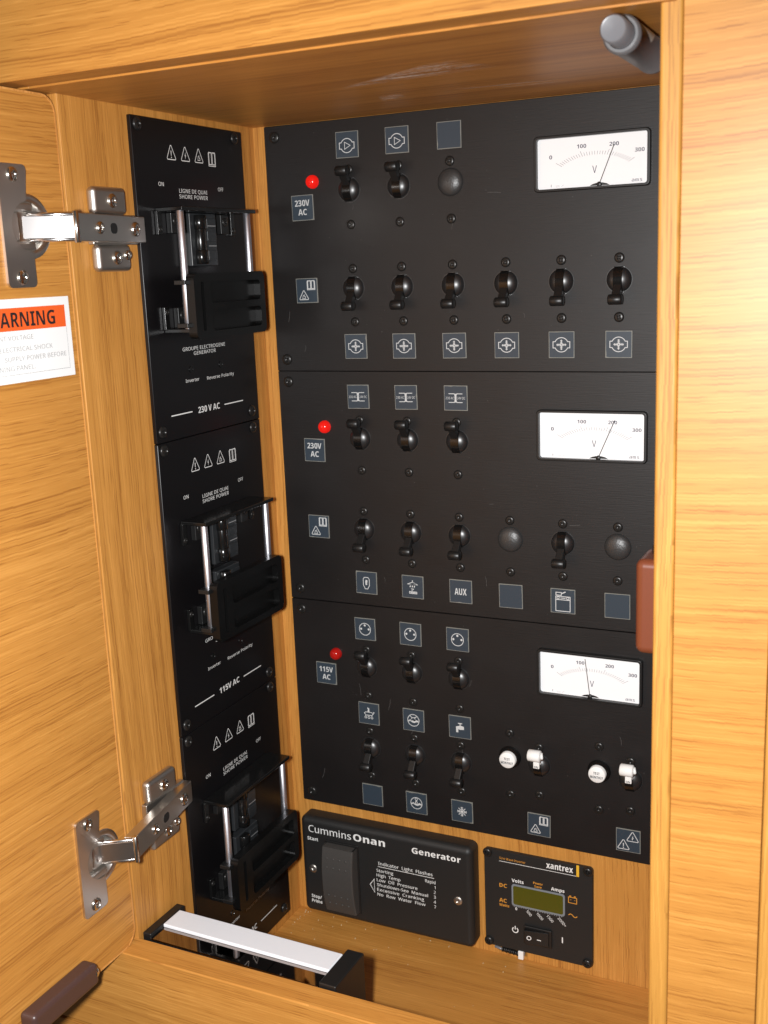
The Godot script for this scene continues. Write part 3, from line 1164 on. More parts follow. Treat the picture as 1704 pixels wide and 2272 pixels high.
# ------------------------------------------------------------------ generator remote and inverter remote
func generator_panel() -> void:
	var t := thing("generator_remote", "black generator remote with rocker switch and white fault list", "control panel", mm(9.5, -445.5, -3.0))
	var o := t.position
	var k := kit()
	k.xf = Transform3D(Basis(), mm(9.5, -445.5, 2.0) - o)
	k.rbox(Vector3(), mm(148.5, 84.5, 20.0), 5.0 * MM, 4)
	# the half of the rounded body that lies behind the wall face is cut off by the wall; keep it shallow
	for i in k.v.size():
		if k.v[i].z < 0.0:
			k.v[i].z = 0.0005
	put("housing", k, mats["black_matt"], t)
	var z := 12.0
	for p in [Vector2(-54.5, -448.0), Vector2(71.9, -448.4)]:
		screw(t, p.x - 9.5, p.y + 445.5, z + 3.0 - 0.3, 3.6, 1.2, "nickel_dull")
	var l := kit()
	l.xf = Transform3D(Basis(), mm(0, 0, z + 0.08) - o)
	var F: Font = fonts["sans"]
	var B: Font = fonts["bold"]
	l.text(F, "Cummins", Vector2(-56.6, -415.6) * MM, 6.0 * MM, -1, 38.4 * MM)
	l.text(fonts["heavy"], "Onan", Vector2(-16.2, -415.6) * MM, 6.0 * MM, -1, 27.8 * MM)
	l.text(B, "Generator", Vector2(34.6, -416.0) * MM, 4.9 * MM, -1, 40.4 * MM)
	l.text(B, "Start", Vector2(-53.2, -422.8) * MM, 2.9 * MM, 0, 9.6 * MM)
	l.text(B, "Stop/", Vector2(-57.2, -474.2) * MM, 2.8 * MM, -1, 9.4 * MM)
	l.text(B, "Prime", Vector2(-57.2, -478.4) * MM, 2.8 * MM, -1, 9.6 * MM)
	l.text(F, "Indicator  Light  Flashes", Vector2(5.0, -432.2) * MM, 2.7 * MM, -1, 46.4 * MM)
	l.line(PackedVector2Array([Vector2(4.6, -433.7) * MM, Vector2(52.6, -433.7) * MM]), 0.42 * MM)
	var rows := [["Starting", 14.6, "Rapid"], ["High  Temp", 20.6, "1"], ["Low  Oil  Pressure", 35.0, "2"], ["Shutdown-See  Manual", 43.8, "3"], ["Excessive  Cranking", 40.4, "4"], ["No  Raw  Water  Flow", 41.4, "7"]]
	for i in 6:
		var y := -438.4 - i * 4.15
		l.text(F, rows[i][0], Vector2(3.2, y) * MM, 2.55 * MM, -1, rows[i][1] * MM)
		l.text(F, rows[i][2], Vector2(53.6, y) * MM, 2.55 * MM, 1)
	l.line(PackedVector2Array([Vector2(-2.8, -450.6) * MM, Vector2(0.9, -445.4) * MM, Vector2(0.9, -457.0) * MM]), 0.55 * MM, true)
	put("lettering", l, mats["white_print"], t)
	# rocker switch: a shallow curved paddle in a frame
	var fr := kit()
	fr.rbox(mm(-26.9, -449.3, z + 0.5) - o, mm(30.0, 60.0, 1.8), 0.7 * MM)
	var sw := put("rocker_switch", fr, mats["black_satin"], t)
	var rk := kit()
	var n := 14
	for i in n:
		var ys := []
		for e in [i, i + 1]:
			var f := -1.0 + 2.0 * float(e) / n
			var hz := 11.5 - 4.6 * f * f + (1.6 * absf(f) if f > 0 else 0.0)
			ys.append([f * 28.2, hz])
		var xs := 12.6
		var d := Vector3(0, ys[1][0] - ys[0][0], ys[1][1] - ys[0][1])
		var nn := Vector3(0, -d.z, d.y).normalized()
		var a := mm(-26.9 - xs, -449.3 + ys[0][0], z + ys[0][1]) - o
		var b := mm(-26.9 + xs, -449.3 + ys[0][0], z + ys[0][1]) - o
		var c := mm(-26.9 + xs, -449.3 + ys[1][0], z + ys[1][1]) - o
		var e2 := mm(-26.9 - xs, -449.3 + ys[1][0], z + ys[1][1]) - o
		rk.face(a, b, c, e2, nn)
		var sx := mm(1.3, 0, -1.2)
		rk.quad(b, b + sx, c + sx, c, nn, Vector3(1, 0, 0.3), Vector3(1, 0, 0.3), nn)
		rk.quad(a, a + sx * Vector3(-1, 1, 1), e2 + sx * Vector3(-1, 1, 1), e2, nn, Vector3(-1, 0, 0.3), Vector3(-1, 0, 0.3), nn)
		var dn := mm(1.3, 0, 0)
		rk.face(b + sx, Vector3(b.x + 1.3 * MM, b.y, 15.3 * MM), Vector3(c.x + 1.3 * MM, c.y, 15.3 * MM), c + sx, Vector3(1, 0, 0))
		rk.face(a - dn + mm(0, 0, -1.2), Vector3(a.x - 1.3 * MM, a.y, 15.3 * MM), Vector3(e2.x - 1.3 * MM, e2.y, 15.3 * MM), e2 - dn + mm(0, 0, -1.2), Vector3(-1, 0, 0))
		if i == 0 or i == n - 1:
			var q1 := a if i == 0 else e2
			var q2 := b if i == 0 else c
			rk.face(q1, q2, Vector3(q2.x, q2.y, 15.3 * MM), Vector3(q1.x, q1.y, 15.3 * MM), Vector3(0, -1 if i == 0 else 1, 0))
	put("paddle", rk, mats["black_rubber"], sw)
	var dt := kit()
	for r in 2:
		for s in 2:
			for c in 4:
				var f := (0.44 + 0.26 * r) * (1.0 if s == 0 else -1.0)
				var hz := 11.5 - 4.6 * f * f + (1.6 * absf(f) if f > 0 else 0.0)
				dt.xf = Transform3D(Basis(), mm(-26.9 - 8.4 + c * 5.6, -449.3 + f * 28.2, z + hz - 0.15) - o)
				dt.lathe(dome_profile(1.0 * MM, 0.8 * MM, 3), 10)
	put("grip_dots", dt, mats["black_rubber"], sw)


func inverter_panel() -> void:
	var t := thing("inverter_remote", "small black inverter remote with olive display and yellow bar", "control panel", mm(131.3, -447.0, -3.0))
	var o := t.position
	var k := kit(0)
	k.xf = Transform3D(Basis(), mm(131.3, -447.0, 0) - o)
	k.prism(round_rect(Vector2(), Vector2(84.2, 81.5) * MM, 3.0 * MM, 5), -2.9 * MM, 0.0, 0.5 * MM)
	put("face_plate", k, mats["black_matt"], t)
	for p in [Vector2(92.4, -409.2), Vector2(169.9, -409.0), Vector2(92.2, -484.0), Vector2(169.4, -484.2)]:
		screw(t, p.x - 131.3, p.y + 447.0, 3.0, 3.7, 2.4, "screw_black")
	var f := kit()
	f.prism(round_rect(Vector2(131.8, -440.8) * MM - Vector2(o.x, o.y), Vector2(41.6, 18.4) * MM, 2.2 * MM, 5), 2.9 * MM, 3.6 * MM, 0.2 * MM, false)
	var d := put("display", f, mats["lcd_frame"], t)
	var g := kit()
	g.prism(round_rect(Vector2(131.8, -440.6) * MM - Vector2(o.x, o.y), Vector2(38.8, 15.4) * MM, 1.5 * MM, 5), 3.6 * MM, 3.7 * MM, 0.0, false)
	put("screen", g, mats["lcd_olive"], d)
	var w := kit()
	w.xf = Transform3D(Basis(), mm(0, 0, 0.06) - o)
	var y := kit()
	y.xf = w.xf
	var B: Font = fonts["bold"]
	w.text(fonts["heavy"], "xantrex", Vector2(138.3, -412.9) * MM, 5.0 * MM, -1, 20.4 * MM)
	w.line(PackedVector2Array([Vector2(101.5, -414.8) * MM, Vector2(161.0, -414.8) * MM]), 0.35 * MM)
	w.text(B, "Volts", Vector2(115.9, -430.2) * MM, 2.7 * MM, 0, 9.4 * MM)
	w.text(B, "Amps", Vector2(147.0, -430.4) * MM, 2.7 * MM, 0, 10.2 * MM)
	w.text(B, "0", Vector2(114.5, -453.2) * MM, 2.2 * MM, 0)
	for q in [["500", 122.2], ["1000", 130.0], ["1500", 138.0], ["2000+", 146.6]]:
		w.text(fonts["sans"], q[0], Vector2(q[1], -452.6) * MM, 2.2 * MM, -1, 0.0, -0.80)
	w.ring(Vector2(113.4, -470.2) * MM, 2.2 * MM, 0.75 * MM, deg_to_rad(125), deg_to_rad(415), 20)
	w.line(PackedVector2Array([Vector2(113.4, -469.8) * MM, Vector2(113.4, -466.9) * MM]), 0.75 * MM)
	w.line(PackedVector2Array([Vector2(150.4, -467.4) * MM, Vector2(150.4, -472.2) * MM]), 0.85 * MM)
	for i in 21:
		w.line(PackedVector2Array([Vector2(113.0 + i * 1.85, -450.6) * MM, Vector2(113.0 + i * 1.85, -449.6) * MM]), 0.22 * MM)
	w.xf = w.xf
	put("white_lettering", w, mats["white_print"], t)
	y.text(fonts["sans"], "Sine Wave Inverter", Vector2(101.6, -413.2) * MM, 1.9 * MM, -1, 20.6 * MM)
	y.text(B, "DC", Vector2(104.3, -436.4) * MM, 3.2 * MM, 0, 6.0 * MM)
	y.text(B, "AC", Vector2(104.0, -449.0) * MM, 3.2 * MM, 0, 6.0 * MM)
	y.text(B, "Watts", Vector2(104.9, -452.4) * MM, 2.2 * MM, 0, 8.0 * MM)
	y.text(B, "Power", Vector2(131.8, -428.2) * MM, 1.9 * MM, 0, 7.4 * MM)
	y.text(B, "Save", Vector2(131.8, -430.9) * MM, 1.9 * MM, 0, 5.6 * MM)
	y.line(PackedVector2Array([Vector2(155.2, -432.8) * MM, Vector2(161.4, -432.8) * MM, Vector2(161.4, -437.4) * MM, Vector2(155.2, -437.4) * MM]), 0.55 * MM, true)
	for x in [156.6, 160.0]:
		y.line(PackedVector2Array([Vector2(x - 0.7, -431.9) * MM, Vector2(x + 0.7, -431.9) * MM]), 0.9 * MM)
	y.line(PackedVector2Array([Vector2(156.4, -434.8) * MM, Vector2(157.4, -434.8) * MM]), 0.35 * MM)
	y.line(PackedVector2Array([Vector2(159.4, -434.8) * MM, Vector2(160.4, -434.8) * MM]), 0.35 * MM)
	var sn := PackedVector2Array()
	for i in 17:
		sn.push_back(Vector2(155.2 + i * 0.41, -447.6 + 1.1 * sin(TAU * i / 16.0)) * MM)
	y.line(sn, 0.65 * MM)
	put("orange_lettering", y, mats["orange_print"], t)
	var yb := kit()
	yb.xf = Transform3D(Basis(), mm(0, 0, 0.08) - o)
	yb.blob(PackedVector2Array([Vector2(161.2, -405.8) * MM, Vector2(163.2, -405.8) * MM, Vector2(163.2, -415.0) * MM, Vector2(161.2, -415.0) * MM]))
	put("yellow_bar", yb, mats["yellow_print"], t)
	var r := kit()
	r.rbox(mm(131.6, -471.0, 1.0) - o, mm(22.0, 15.0, 2.4), 0.8 * MM)
	var sw := put("power_switch", r, mats["black_satin"], t)
	var q := kit()
	q.xf = Transform3D(Basis(Vector3(0, 1, 0), 0.16), mm(131.0, -471.0, 2.6) - o)
	q.rbox(Vector3(), mm(18.4, 11.6, 3.6), 0.5 * MM)
	put("paddle", q, mats["black_gloss"], sw)
	var m := kit()
	m.xf = Transform3D(Basis(Vector3(0, 1, 0), 0.16), mm(131.0, -471.0, 2.6) - o) * Transform3D(Basis(), mm(0, 0, 1.86))
	m.ring(Vector2(-5.4, 0) * MM, 1.5 * MM, 0.6 * MM, 0, TAU, 16)
	m.line(PackedVector2Array([Vector2(0.6, -0.6) * MM, Vector2(3.6, -1.0) * MM]), 0.7 * MM)
	put("lettering", m, mats["white_print"], sw)
	var wi := thing("wire_bundle", "black and white wires poking out of the gap below the inverter remote", "wires", mm(110.0, -490.0, -3.0))
	var wo := wi.position
	var loom := kit()
	for i in 9:
		loom.bar(mm(102.0 + i * 1.5, -490.2 - i * 0.10, -1.6) - wo, mm(103.2 + i * 1.5, -490.2 - i * 0.10, -1.6) - wo, (2.2 if i % 2 == 0 else 1.8) * MM, 12)
	put("ribbed_loom", loom, mats["black_satin"], wi)
	var wt := kit()
	wt.rbox(mm(117.6, -490.8, -0.8) - wo, mm(4.2, 7.0, 3.4), 0.5 * MM)
	put("white_connector", wt, mats["white_plastic"], wi)
	var gw := kit()
	gw.bar(mm(96.0, -489.6, -2.0) - wo, mm(102.4, -490.6, -1.6) - wo, 1.1 * MM, 10)
	gw.bar(mm(119.6, -487.0, -3.0) - wo, mm(119.2, -492.2, -2.4) - wo, 0.7 * MM, 10)
	put("grey_wire", gw, mats["grey_pale"], wi)


# ------------------------------------------------------------------ the cabinet itself
func cabinet() -> void:
	var fine: Material = mats["veneer_fine"]
	var ven: Material = mats["veneer"]
	var box := func(k: Kit, x0: float, x1: float, y0: float, y1: float, z0: float, z1: float, r := 0.3) -> void:
		k.rbox(mm((x0 + x1) * 0.5, (y0 + y1) * 0.5, (z0 + z1) * 0.5), mm(x1 - x0, y1 - y0, z1 - z0), r * MM)
	var k := kit(1)
	# back wall, with a ragged cut-out left for the wires
	box.call(k, -96.0, 98.4, -514.0, 146.0, -21.0, -3.0, 0.0)
	box.call(k, 98.4, 121.6, -484.2, 146.0, -21.0, -3.0, 0.0)
	box.call(k, 98.4, 121.6, -514.0, -493.2, -21.0, -3.0, 0.0)
	box.call(k, 121.6, 286.0, -514.0, 146.0, -21.0, -3.0, 0.0)
	struct("back_wall", k, fine)
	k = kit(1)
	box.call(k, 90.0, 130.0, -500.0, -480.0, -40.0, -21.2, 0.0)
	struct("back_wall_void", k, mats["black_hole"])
	k = kit(1)
	box.call(k, -95.6, -77.6, -514.0, 146.0, -3.0, 203.0, 0.4)
	struct("left_wall", k, fine)
	k = kit(1)
	box.call(k, 268.0, 286.0, -514.0, 146.0, -3.0, 200.0, 0.0)
	struct("right_wall", k, fine)
	k = kit(0)
	box.call(k, -77.5, 267.9, 128.0, 146.0, -3.0, 224.5, 0.4)
	struct("ceiling", k, ven)
	k = kit(0)
	box.call(k, -420.0, -77.6, 128.0, 146.0, 203.2, 224.5, 0.4)
	struct("frame_head", k, ven)
	k = kit(0)
	box.call(k, -77.5, 267.9, -514.0, -495.5, -3.0, 202.0, 0.3)
	struct("shelf", k, ven)
	k = kit(0)
	box.call(k, -420.0, 261.6, 128.9, 330.0, 224.7, 243.0, 0.6)
	struct("top_rail", k, ven)
	k = kit(0)
	box.call(k, -420.0, 268.0, -463.0, -400.4, 202.2, 220.0, 0.9)
	struct("bottom_rail", k, ven)
	k = kit(0)
	box.call(k, -420.0, 268.0, -640.0, -466.0, 200.0, 219.0, 0.7)
	struct("lower_front", k, ven)
	k = kit(1)
	k.rbox(mm(265.7, -140.0, 210.6), mm(9.4, 1000.0, 20.8), 1.8 * MM, 3)
	struct("right_stile", k, mats["solid_wood"])
	k = kit(0)
	box.call(k, 270.5, 312.5, -640.0, 360.0, 204.0, 220.2, 0.5)
	struct("right_front", k, ven)
	k = kit(1)
	k.rbox(mm(342.58, -140.0, 208.0), mm(60.0, 1000.0, 23.4), 1.6 * MM, 2)
	struct("right_post", k, mats["solid_wood"])
	# scuffs on the ceiling
	var sc := kit()
	for e in [[Vector2(52, 108), Vector2(58, 117), Vector2(142, 162), Vector2(158, 122)], [Vector2(52, 52), Vector2(58, 72), Vector2(76, 74), Vector2(72, 58)], [Vector2(108, 63), Vector2(108, 68), Vector2(168, 62), Vector2(168, 57)], [Vector2(128, 54), Vector2(128, 58), Vector2(176, 52), Vector2(176, 49)]]:
		var pt: Array[Vector3] = []
		for q in e:
			pt.append(mm(q.x, 127.93 - sc.layer * 1000, q.y))
		sc.layer += 0.00003
		var dn := Vector3(0, -1, 0)
		sc.tri(pt[0], pt[1], pt[2], dn, dn, dn, Vector2(0, 0), Vector2(0, 1), Vector2(1, 1))
		sc.tri(pt[0], pt[2], pt[3], dn, dn, dn, Vector2(0, 0), Vector2(1, 1), Vector2(1, 0))
	var so := put("scuff_marks", sc, mats["scuff"])
	so.set_meta("label", "pale scratches rubbed into the cabinet ceiling")
	so.set_meta("category", "scuff")
	so.set_meta("kind", "stuff")
	var cr := kit()
	for i in 46:
		var x := -70.0 + pow(rng.randf(), 2.2) * 260.0
		var zz := 2.0 + pow(rng.randf(), 1.8) * 70.0
		cr.xf = Transform3D(Basis.from_euler(Vector3(rng.randf() * 3, rng.randf() * 3, rng.randf() * 3)), mm(x, -495.1, zz))
		var s := rng.randf_range(0.3, 0.9)
		cr.rbox(Vector3(), mm(s, s * 0.7, s * 0.6), 0.0)
	var co := put("sawdust_crumbs", cr, mats["dust"])
	co.set_meta("label", "pale sawdust crumbs scattered on the shelf by the back wall")
	co.set_meta("category", "crumbs")
	co.set_meta("kind", "stuff")


func door() -> void:
	# local axes: x towards the back wall (world -z), y up, z out of the inner face (world +x)
	var t := thing("cabinet_door", "orange wood cabinet door swung open on the left", "door", mm(-77.6, -136.8, 205.6), PI / 2)
	var k := kit(0)
	var h := 526.4
	var wd := 400.0
	var outer := round_rect(Vector2(-wd * 0.5, 0) * MM, Vector2(wd, h) * MM, 10.0 * MM, 6)
	# the outline with the two cup holes let in from the hinge edge by a hairline cut
	var poly := PackedVector2Array()
	var cuts := [[cup_y(1), cup_z(1)], [cup_y(0), cup_z(0)]]
	for i in outer.size():
		poly.push_back(outer[i])
		var j := (i + 1) % outer.size()
		if outer[i].x > -0.0001 and outer[j].x > -0.0001 and outer[j].y - outer[i].y > 0.1:
			for c in cuts:
				var cy: float = (c[0] + 136.8)
				var cx: float = -(c[1] - 205.6)
				poly.push_back(Vector2(0, cy - 0.004) * MM)
				for s in 29:
					var a := -TAU * s / 28.0
					var p := Vector2(cx + cos(a) * 15.6, cy + sin(a) * 15.6)
					if s == 0:
						p.y -= 0.004
					if s == 28:
						p.y += 0.004
					poly.push_back(p * MM)
				poly.push_back(Vector2(0, cy + 0.004) * MM)
	k.cap(poly, 0.0, 1.0)
	k.cap(outer, -18.0 * MM, -1.0)
	for i in outer.size():
		var a := outer[i]
		var b := outer[(i + 1) % outer.size()]
		var dd := (b - a).normalized()
		k.face(Vector3(a.x, a.y, -18 * MM), Vector3(b.x, b.y, -18 * MM), Vector3(b.x, b.y, 0), Vector3(a.x, a.y, 0), Vector3(dd.y, -dd.x, 0))
	put("door_leaf", k, mats["veneer"], t)
	var e := kit(1)
	var inner := e.inset(outer, 0.8 * MM)
	var proud := e.inset(outer, -0.35 * MM)
	for i in outer.size():
		var j := (i + 1) % outer.size()
		var z := 0.25 * MM
		var up := Vector3(0, 0, 1)
		e.face(Vector3(inner[i].x, inner[i].y, z), Vector3(inner[j].x, inner[j].y, z), Vector3(proud[j].x, proud[j].y, z), Vector3(proud[i].x, proud[i].y, z), up)
		var dd := (outer[j] - outer[i]).normalized()
		var sn := Vector3(dd.y, -dd.x, 0)
		e.face(Vector3(proud[i].x, proud[i].y, z), Vector3(proud[j].x, proud[j].y, z), Vector3(proud[j].x, proud[j].y, -18.2 * MM), Vector3(proud[i].x, proud[i].y, -18.2 * MM), sn)
		e.face(Vector3(inner[i].x, inner[i].y, z), Vector3(inner[j].x, inner[j].y, z), Vector3(inner[j].x, inner[j].y, -0.1 * MM), Vector3(inner[i].x, inner[i].y, -0.1 * MM), -sn)
	put("edge_band", e, mats["edge_band"], t)
	# sticker on the door; its print ends beyond the left edge of the photograph
	var s := thing("warning_sticker", "white rectangular sticker with orange WARNING band on the door", "sticker", mm(-77.6, -5.4, 210.0), PI / 2)
	var so := Vector2(0, -5.4)
	var bk := kit()
	bk.rbox(mm(-45.0, 0, 0.1), mm(90.0, 45.0, 0.2), 0.05 * MM)
	put("backing", bk, mats["sticker_white"], s)
	var ob := kit()
	ob.xf = Transform3D(Basis(), mm(0, 0, 0.24))
	ob.blob(PackedVector2Array([(Vector2(-86, 0.1) - so) * MM, (Vector2(-4.0, 0.1) - so) * MM, (Vector2(-4.0, 12.4) - so) * MM, (Vector2(-86, 12.4) - so) * MM]))
	put("orange_band", ob, mats["sticker_orange"], s)
	var l := kit()
	l.xf = Transform3D(Basis(), mm(0, 0, 0.27))
	l.text(fonts["bold"], "WARNING", (Vector2(-12.6, 2.1) - so) * MM, 7.9 * MM, 1, 52.5 * MM)
	put("heading", l, mats["black_print"], s)
	var pl := kit()
	pl.xf = Transform3D(Basis(), mm(0, 0, 0.26))
	for q in [["DIFFERENT VOLTAGE", 31.2, -4.9], ["ELECTRICAL SHOCK", 16.8, -11.0], ["SUPPLY POWER BEFORE", 6.2, -16.2], ["OPENING PANEL.", 32.2, -21.2]]:
		pl.text(fonts["sans"], q[0], (Vector2(-q[1], q[2]) - so) * MM, 2.5 * MM, 1, q[0].length() * 2.55 * MM)
	pl.line(PackedVector2Array([(Vector2(-86, 0.1) - so) * MM, (Vector2(-86, -23.4) - so) * MM, (Vector2(-4.0, -23.4) - so) * MM, (Vector2(-4.0, 0.1) - so) * MM]), 0.25 * MM)
	put("small_print", pl, mats["grey_print"], s)
	# brown catch pin near the lower edge of the door
	var c := thing("catch_pin", "dark brown plastic catch bar with metal tip on the door's lower edge", "door catch", mm(-77.6, -389.0, 255.0), PI / 2)
	var r := kit()
	r.xf = Transform3D(Basis(Vector3(0, 0, 1), 0.0), Vector3())
	r.rbox(mm(-28.0, 0, 6.0), mm(56.0, 14.4, 12.0), 3.0 * MM, 3)
	put("catch_body", r, mats["brown_dark"], c)
	var tp := kit()
	tp.bar(mm(-3.4, 0.4, 8.0), mm(1.0, 0.4, 9.8), 3.7 * MM, 18, 0.4)
	put("metal_tip", tp, mats["zinc"], c)


func cup_y(i: int) -> float:
	return [55.3, -326.2][i]


func cup_z(i: int) -> float:
	return [236.5, 231.0][i]


# a concealed cup hinge: plate and cup on the door, arm and mounting plate on the side wall (world axes, millimetres)
func hinge(i: int, label: String) -> void:
	var cy := cup_y(i)
	var cz := cup_z(i)
	var ay: float = [54.4, -320.6][i]
	var t := thing("cup_hinge", label, "hinge", mm(-77.6, cy, 205.0), 0.0, "nickel hinges of the cabinet door")
	var o := t.position
	var out := Basis(Vector3(0, 0, -1), Vector3(0, 1, 0), Vector3(1, 0, 0))   # local z leaves the wall
	# flange on the door with its cup
	var k := kit()
	k.xf = Transform3D(out, mm(-77.6, cy, cz) - o)
	var pts := PackedVector2Array()
	var rp := round_rect(Vector2(-9.5, 0) * MM, Vector2(21.5, 65.0) * MM, 3.0 * MM, 4)
	for q in rp.size():
		pts.push_back(rp[q])
		if q == 4:    # on the hinge side the outline runs round the cup opening
			for e in 17:
				var an := -PI / 2 + deg_to_rad(5) - (PI - deg_to_rad(0)) * e / 16.0
				pts.push_back(Vector2(cos(an) * 13.4, sin(an) * 13.4) * MM)
	k.prism(pts, 0.0, 1.7 * MM, 0.0, false)
	k.lathe([Vector2(17.4, 0) * MM, Vector2(17.4, 0.9) * MM, Vector2(16.6, 1.3) * MM, Vector2(13.6, 1.3) * MM, Vector2(12.9, 0.6) * MM, Vector2(12.3, -4.0) * MM, Vector2(10.5, -8.6) * MM, Vector2(6.0, -10.6) * MM, Vector2(0, -10.8) * MM], 36)
	put("hinge_cup", k, mats["nickel"], t)
	for sy in [-1.0, 1.0]:
		screw(t, 1.6, 27.0 * sy, cz + 9.6 - 205.0, 4.0, 1.5, "zinc", out)
	# bridge in the cup that the link turns in
	var b := kit()
	b.xf = Transform3D(out, mm(-77.6, cy, cz) - o)
	b.rbox(mm(-4.0, -10.4, -1.4), mm(17.0, 5.0, 5.4), 1.6 * MM, 2)
	b.rbox(mm(-4.0, 10.4, -1.4), mm(17.0, 5.0, 5.4), 1.6 * MM, 2)
	b.rbox(mm(-8.0, 0, -3.6), mm(8.0, 16.0, 3.0), 1.0 * MM, 2)
	put("cup_bridge", b, mats["nickel_dull"], t)
	# mounting plate on the wall: base and two wings
	var p := kit()
	p.xf = Transform3D(out, mm(-77.6, ay, 172.0) - o)
	p.rbox(mm(5.0, 0, 2.2), mm(42.0, 17.5, 4.4), 0.8 * MM)
	for sy in [-1.0, 1.0]:
		p.rbox(mm(0, 16.5 * sy, 3.4), mm(30.5, 16.0, 6.8), 3.2 * MM, 3)
	put("mounting_plate", p, mats["nickel_dull"], t)
	for sy in [-1.0, 1.0]:
		screw(t, 6.8, ay - cy + 16.5 * sy, 171.0 - 205.0, 4.1, 1.7, "zinc", out)
	screw(t, 6.8, ay - cy - 15.0, 161.0 - 205.0, 3.0, 1.4, "zinc", out)
	# arm: an inverted channel from the rear screw to the bend
	var bend := mm(-55.4, ay, 223.5) - o
	var rear := mm(-69.0, ay, 144.0) - o
	var dir := (rear - bend).normalized()
	var nx := Vector3(0, 1, 0).cross(dir)
	if nx.x < 0.0:
		nx = -nx
	var ln := (rear - bend).length()
	var arm := Transform3D(Basis(dir, nx.cross(dir), nx), bend)
	var a := kit()
	a.xf = arm
	a.rbox(Vector3(ln * 0.5, 0, -0.6 * MM), Vector3(ln, 14.0 * MM, 1.4 * MM), 0.4 * MM)
	for sy in [-1.0, 1.0]:
		a.rbox(Vector3(ln * 0.5, 7.0 * MM * sy, -3.6 * MM), Vector3(ln, 1.3 * MM, 7.4 * MM), 0.5 * MM)
	a.rbox(Vector3(2.0 * MM, 0, -0.3 * MM), Vector3(3.0 * MM, 15.6 * MM, 2.2 * MM), 0.6 * MM)
	put("hinge_arm", a, mats["nickel"], t)
	var sl := kit()
	sl.xf = arm * Transform3D(Basis(), mm(42.0, 0, 0.12))
	sl.prism(round_rect(Vector2(), Vector2(8.0, 6.0) * MM, 2.8 * MM, 5), -0.1 * MM, 0.1 * MM, 0.0, false)
	put("arm_slot", sl, mats["black_satin"], t)
	var fb: Basis = arm.basis.orthonormalized()
	for e in [[26.0, 3.6], [68.0, 4.4]]:
		var w: Vector3 = (arm * mm(e[0], 0, 0.1)) / MM
		screw(t, w.x, w.y, w.z, e[1], 1.8, "zinc", fb)
	# link from the bend into the cup
	var en := mm(-79.5, cy + (ay - cy) * 0.5, cz + 2.0) - o
	var d2 := (en - bend).normalized()
	var n2 := Vector3(0, 1, 0).cross(d2)
	if n2.z < 0.0:
		n2 = -n2
	var l2 := (en - bend).length()
	var lk := kit()
	lk.xf = Transform3D(Basis(d2, n2.cross(d2), n2), bend)
	lk.rbox(Vector3(l2 * 0.5, 0, 0.2 * MM), Vector3(l2, 12.4 * MM, 1.6 * MM), 0.5 * MM)
	for sy in [-1.0, 1.0]:
		lk.bar(Vector3(0.5 * MM, 6.6 * MM * sy, -0.2 * MM), Vector3(l2 * 0.9, 6.6 * MM * sy, -0.2 * MM), 1.2 * MM, 12)
	put("hinge_link", lk, mats["bright_nickel"], t)
	var pn := kit()
	pn.bar(bend + mm(0, -8.6, -0.6), bend + mm(0, 8.6, -0.6), 1.9 * MM, 14)
	put("pivot_pin", pn, mats["zinc"], t)


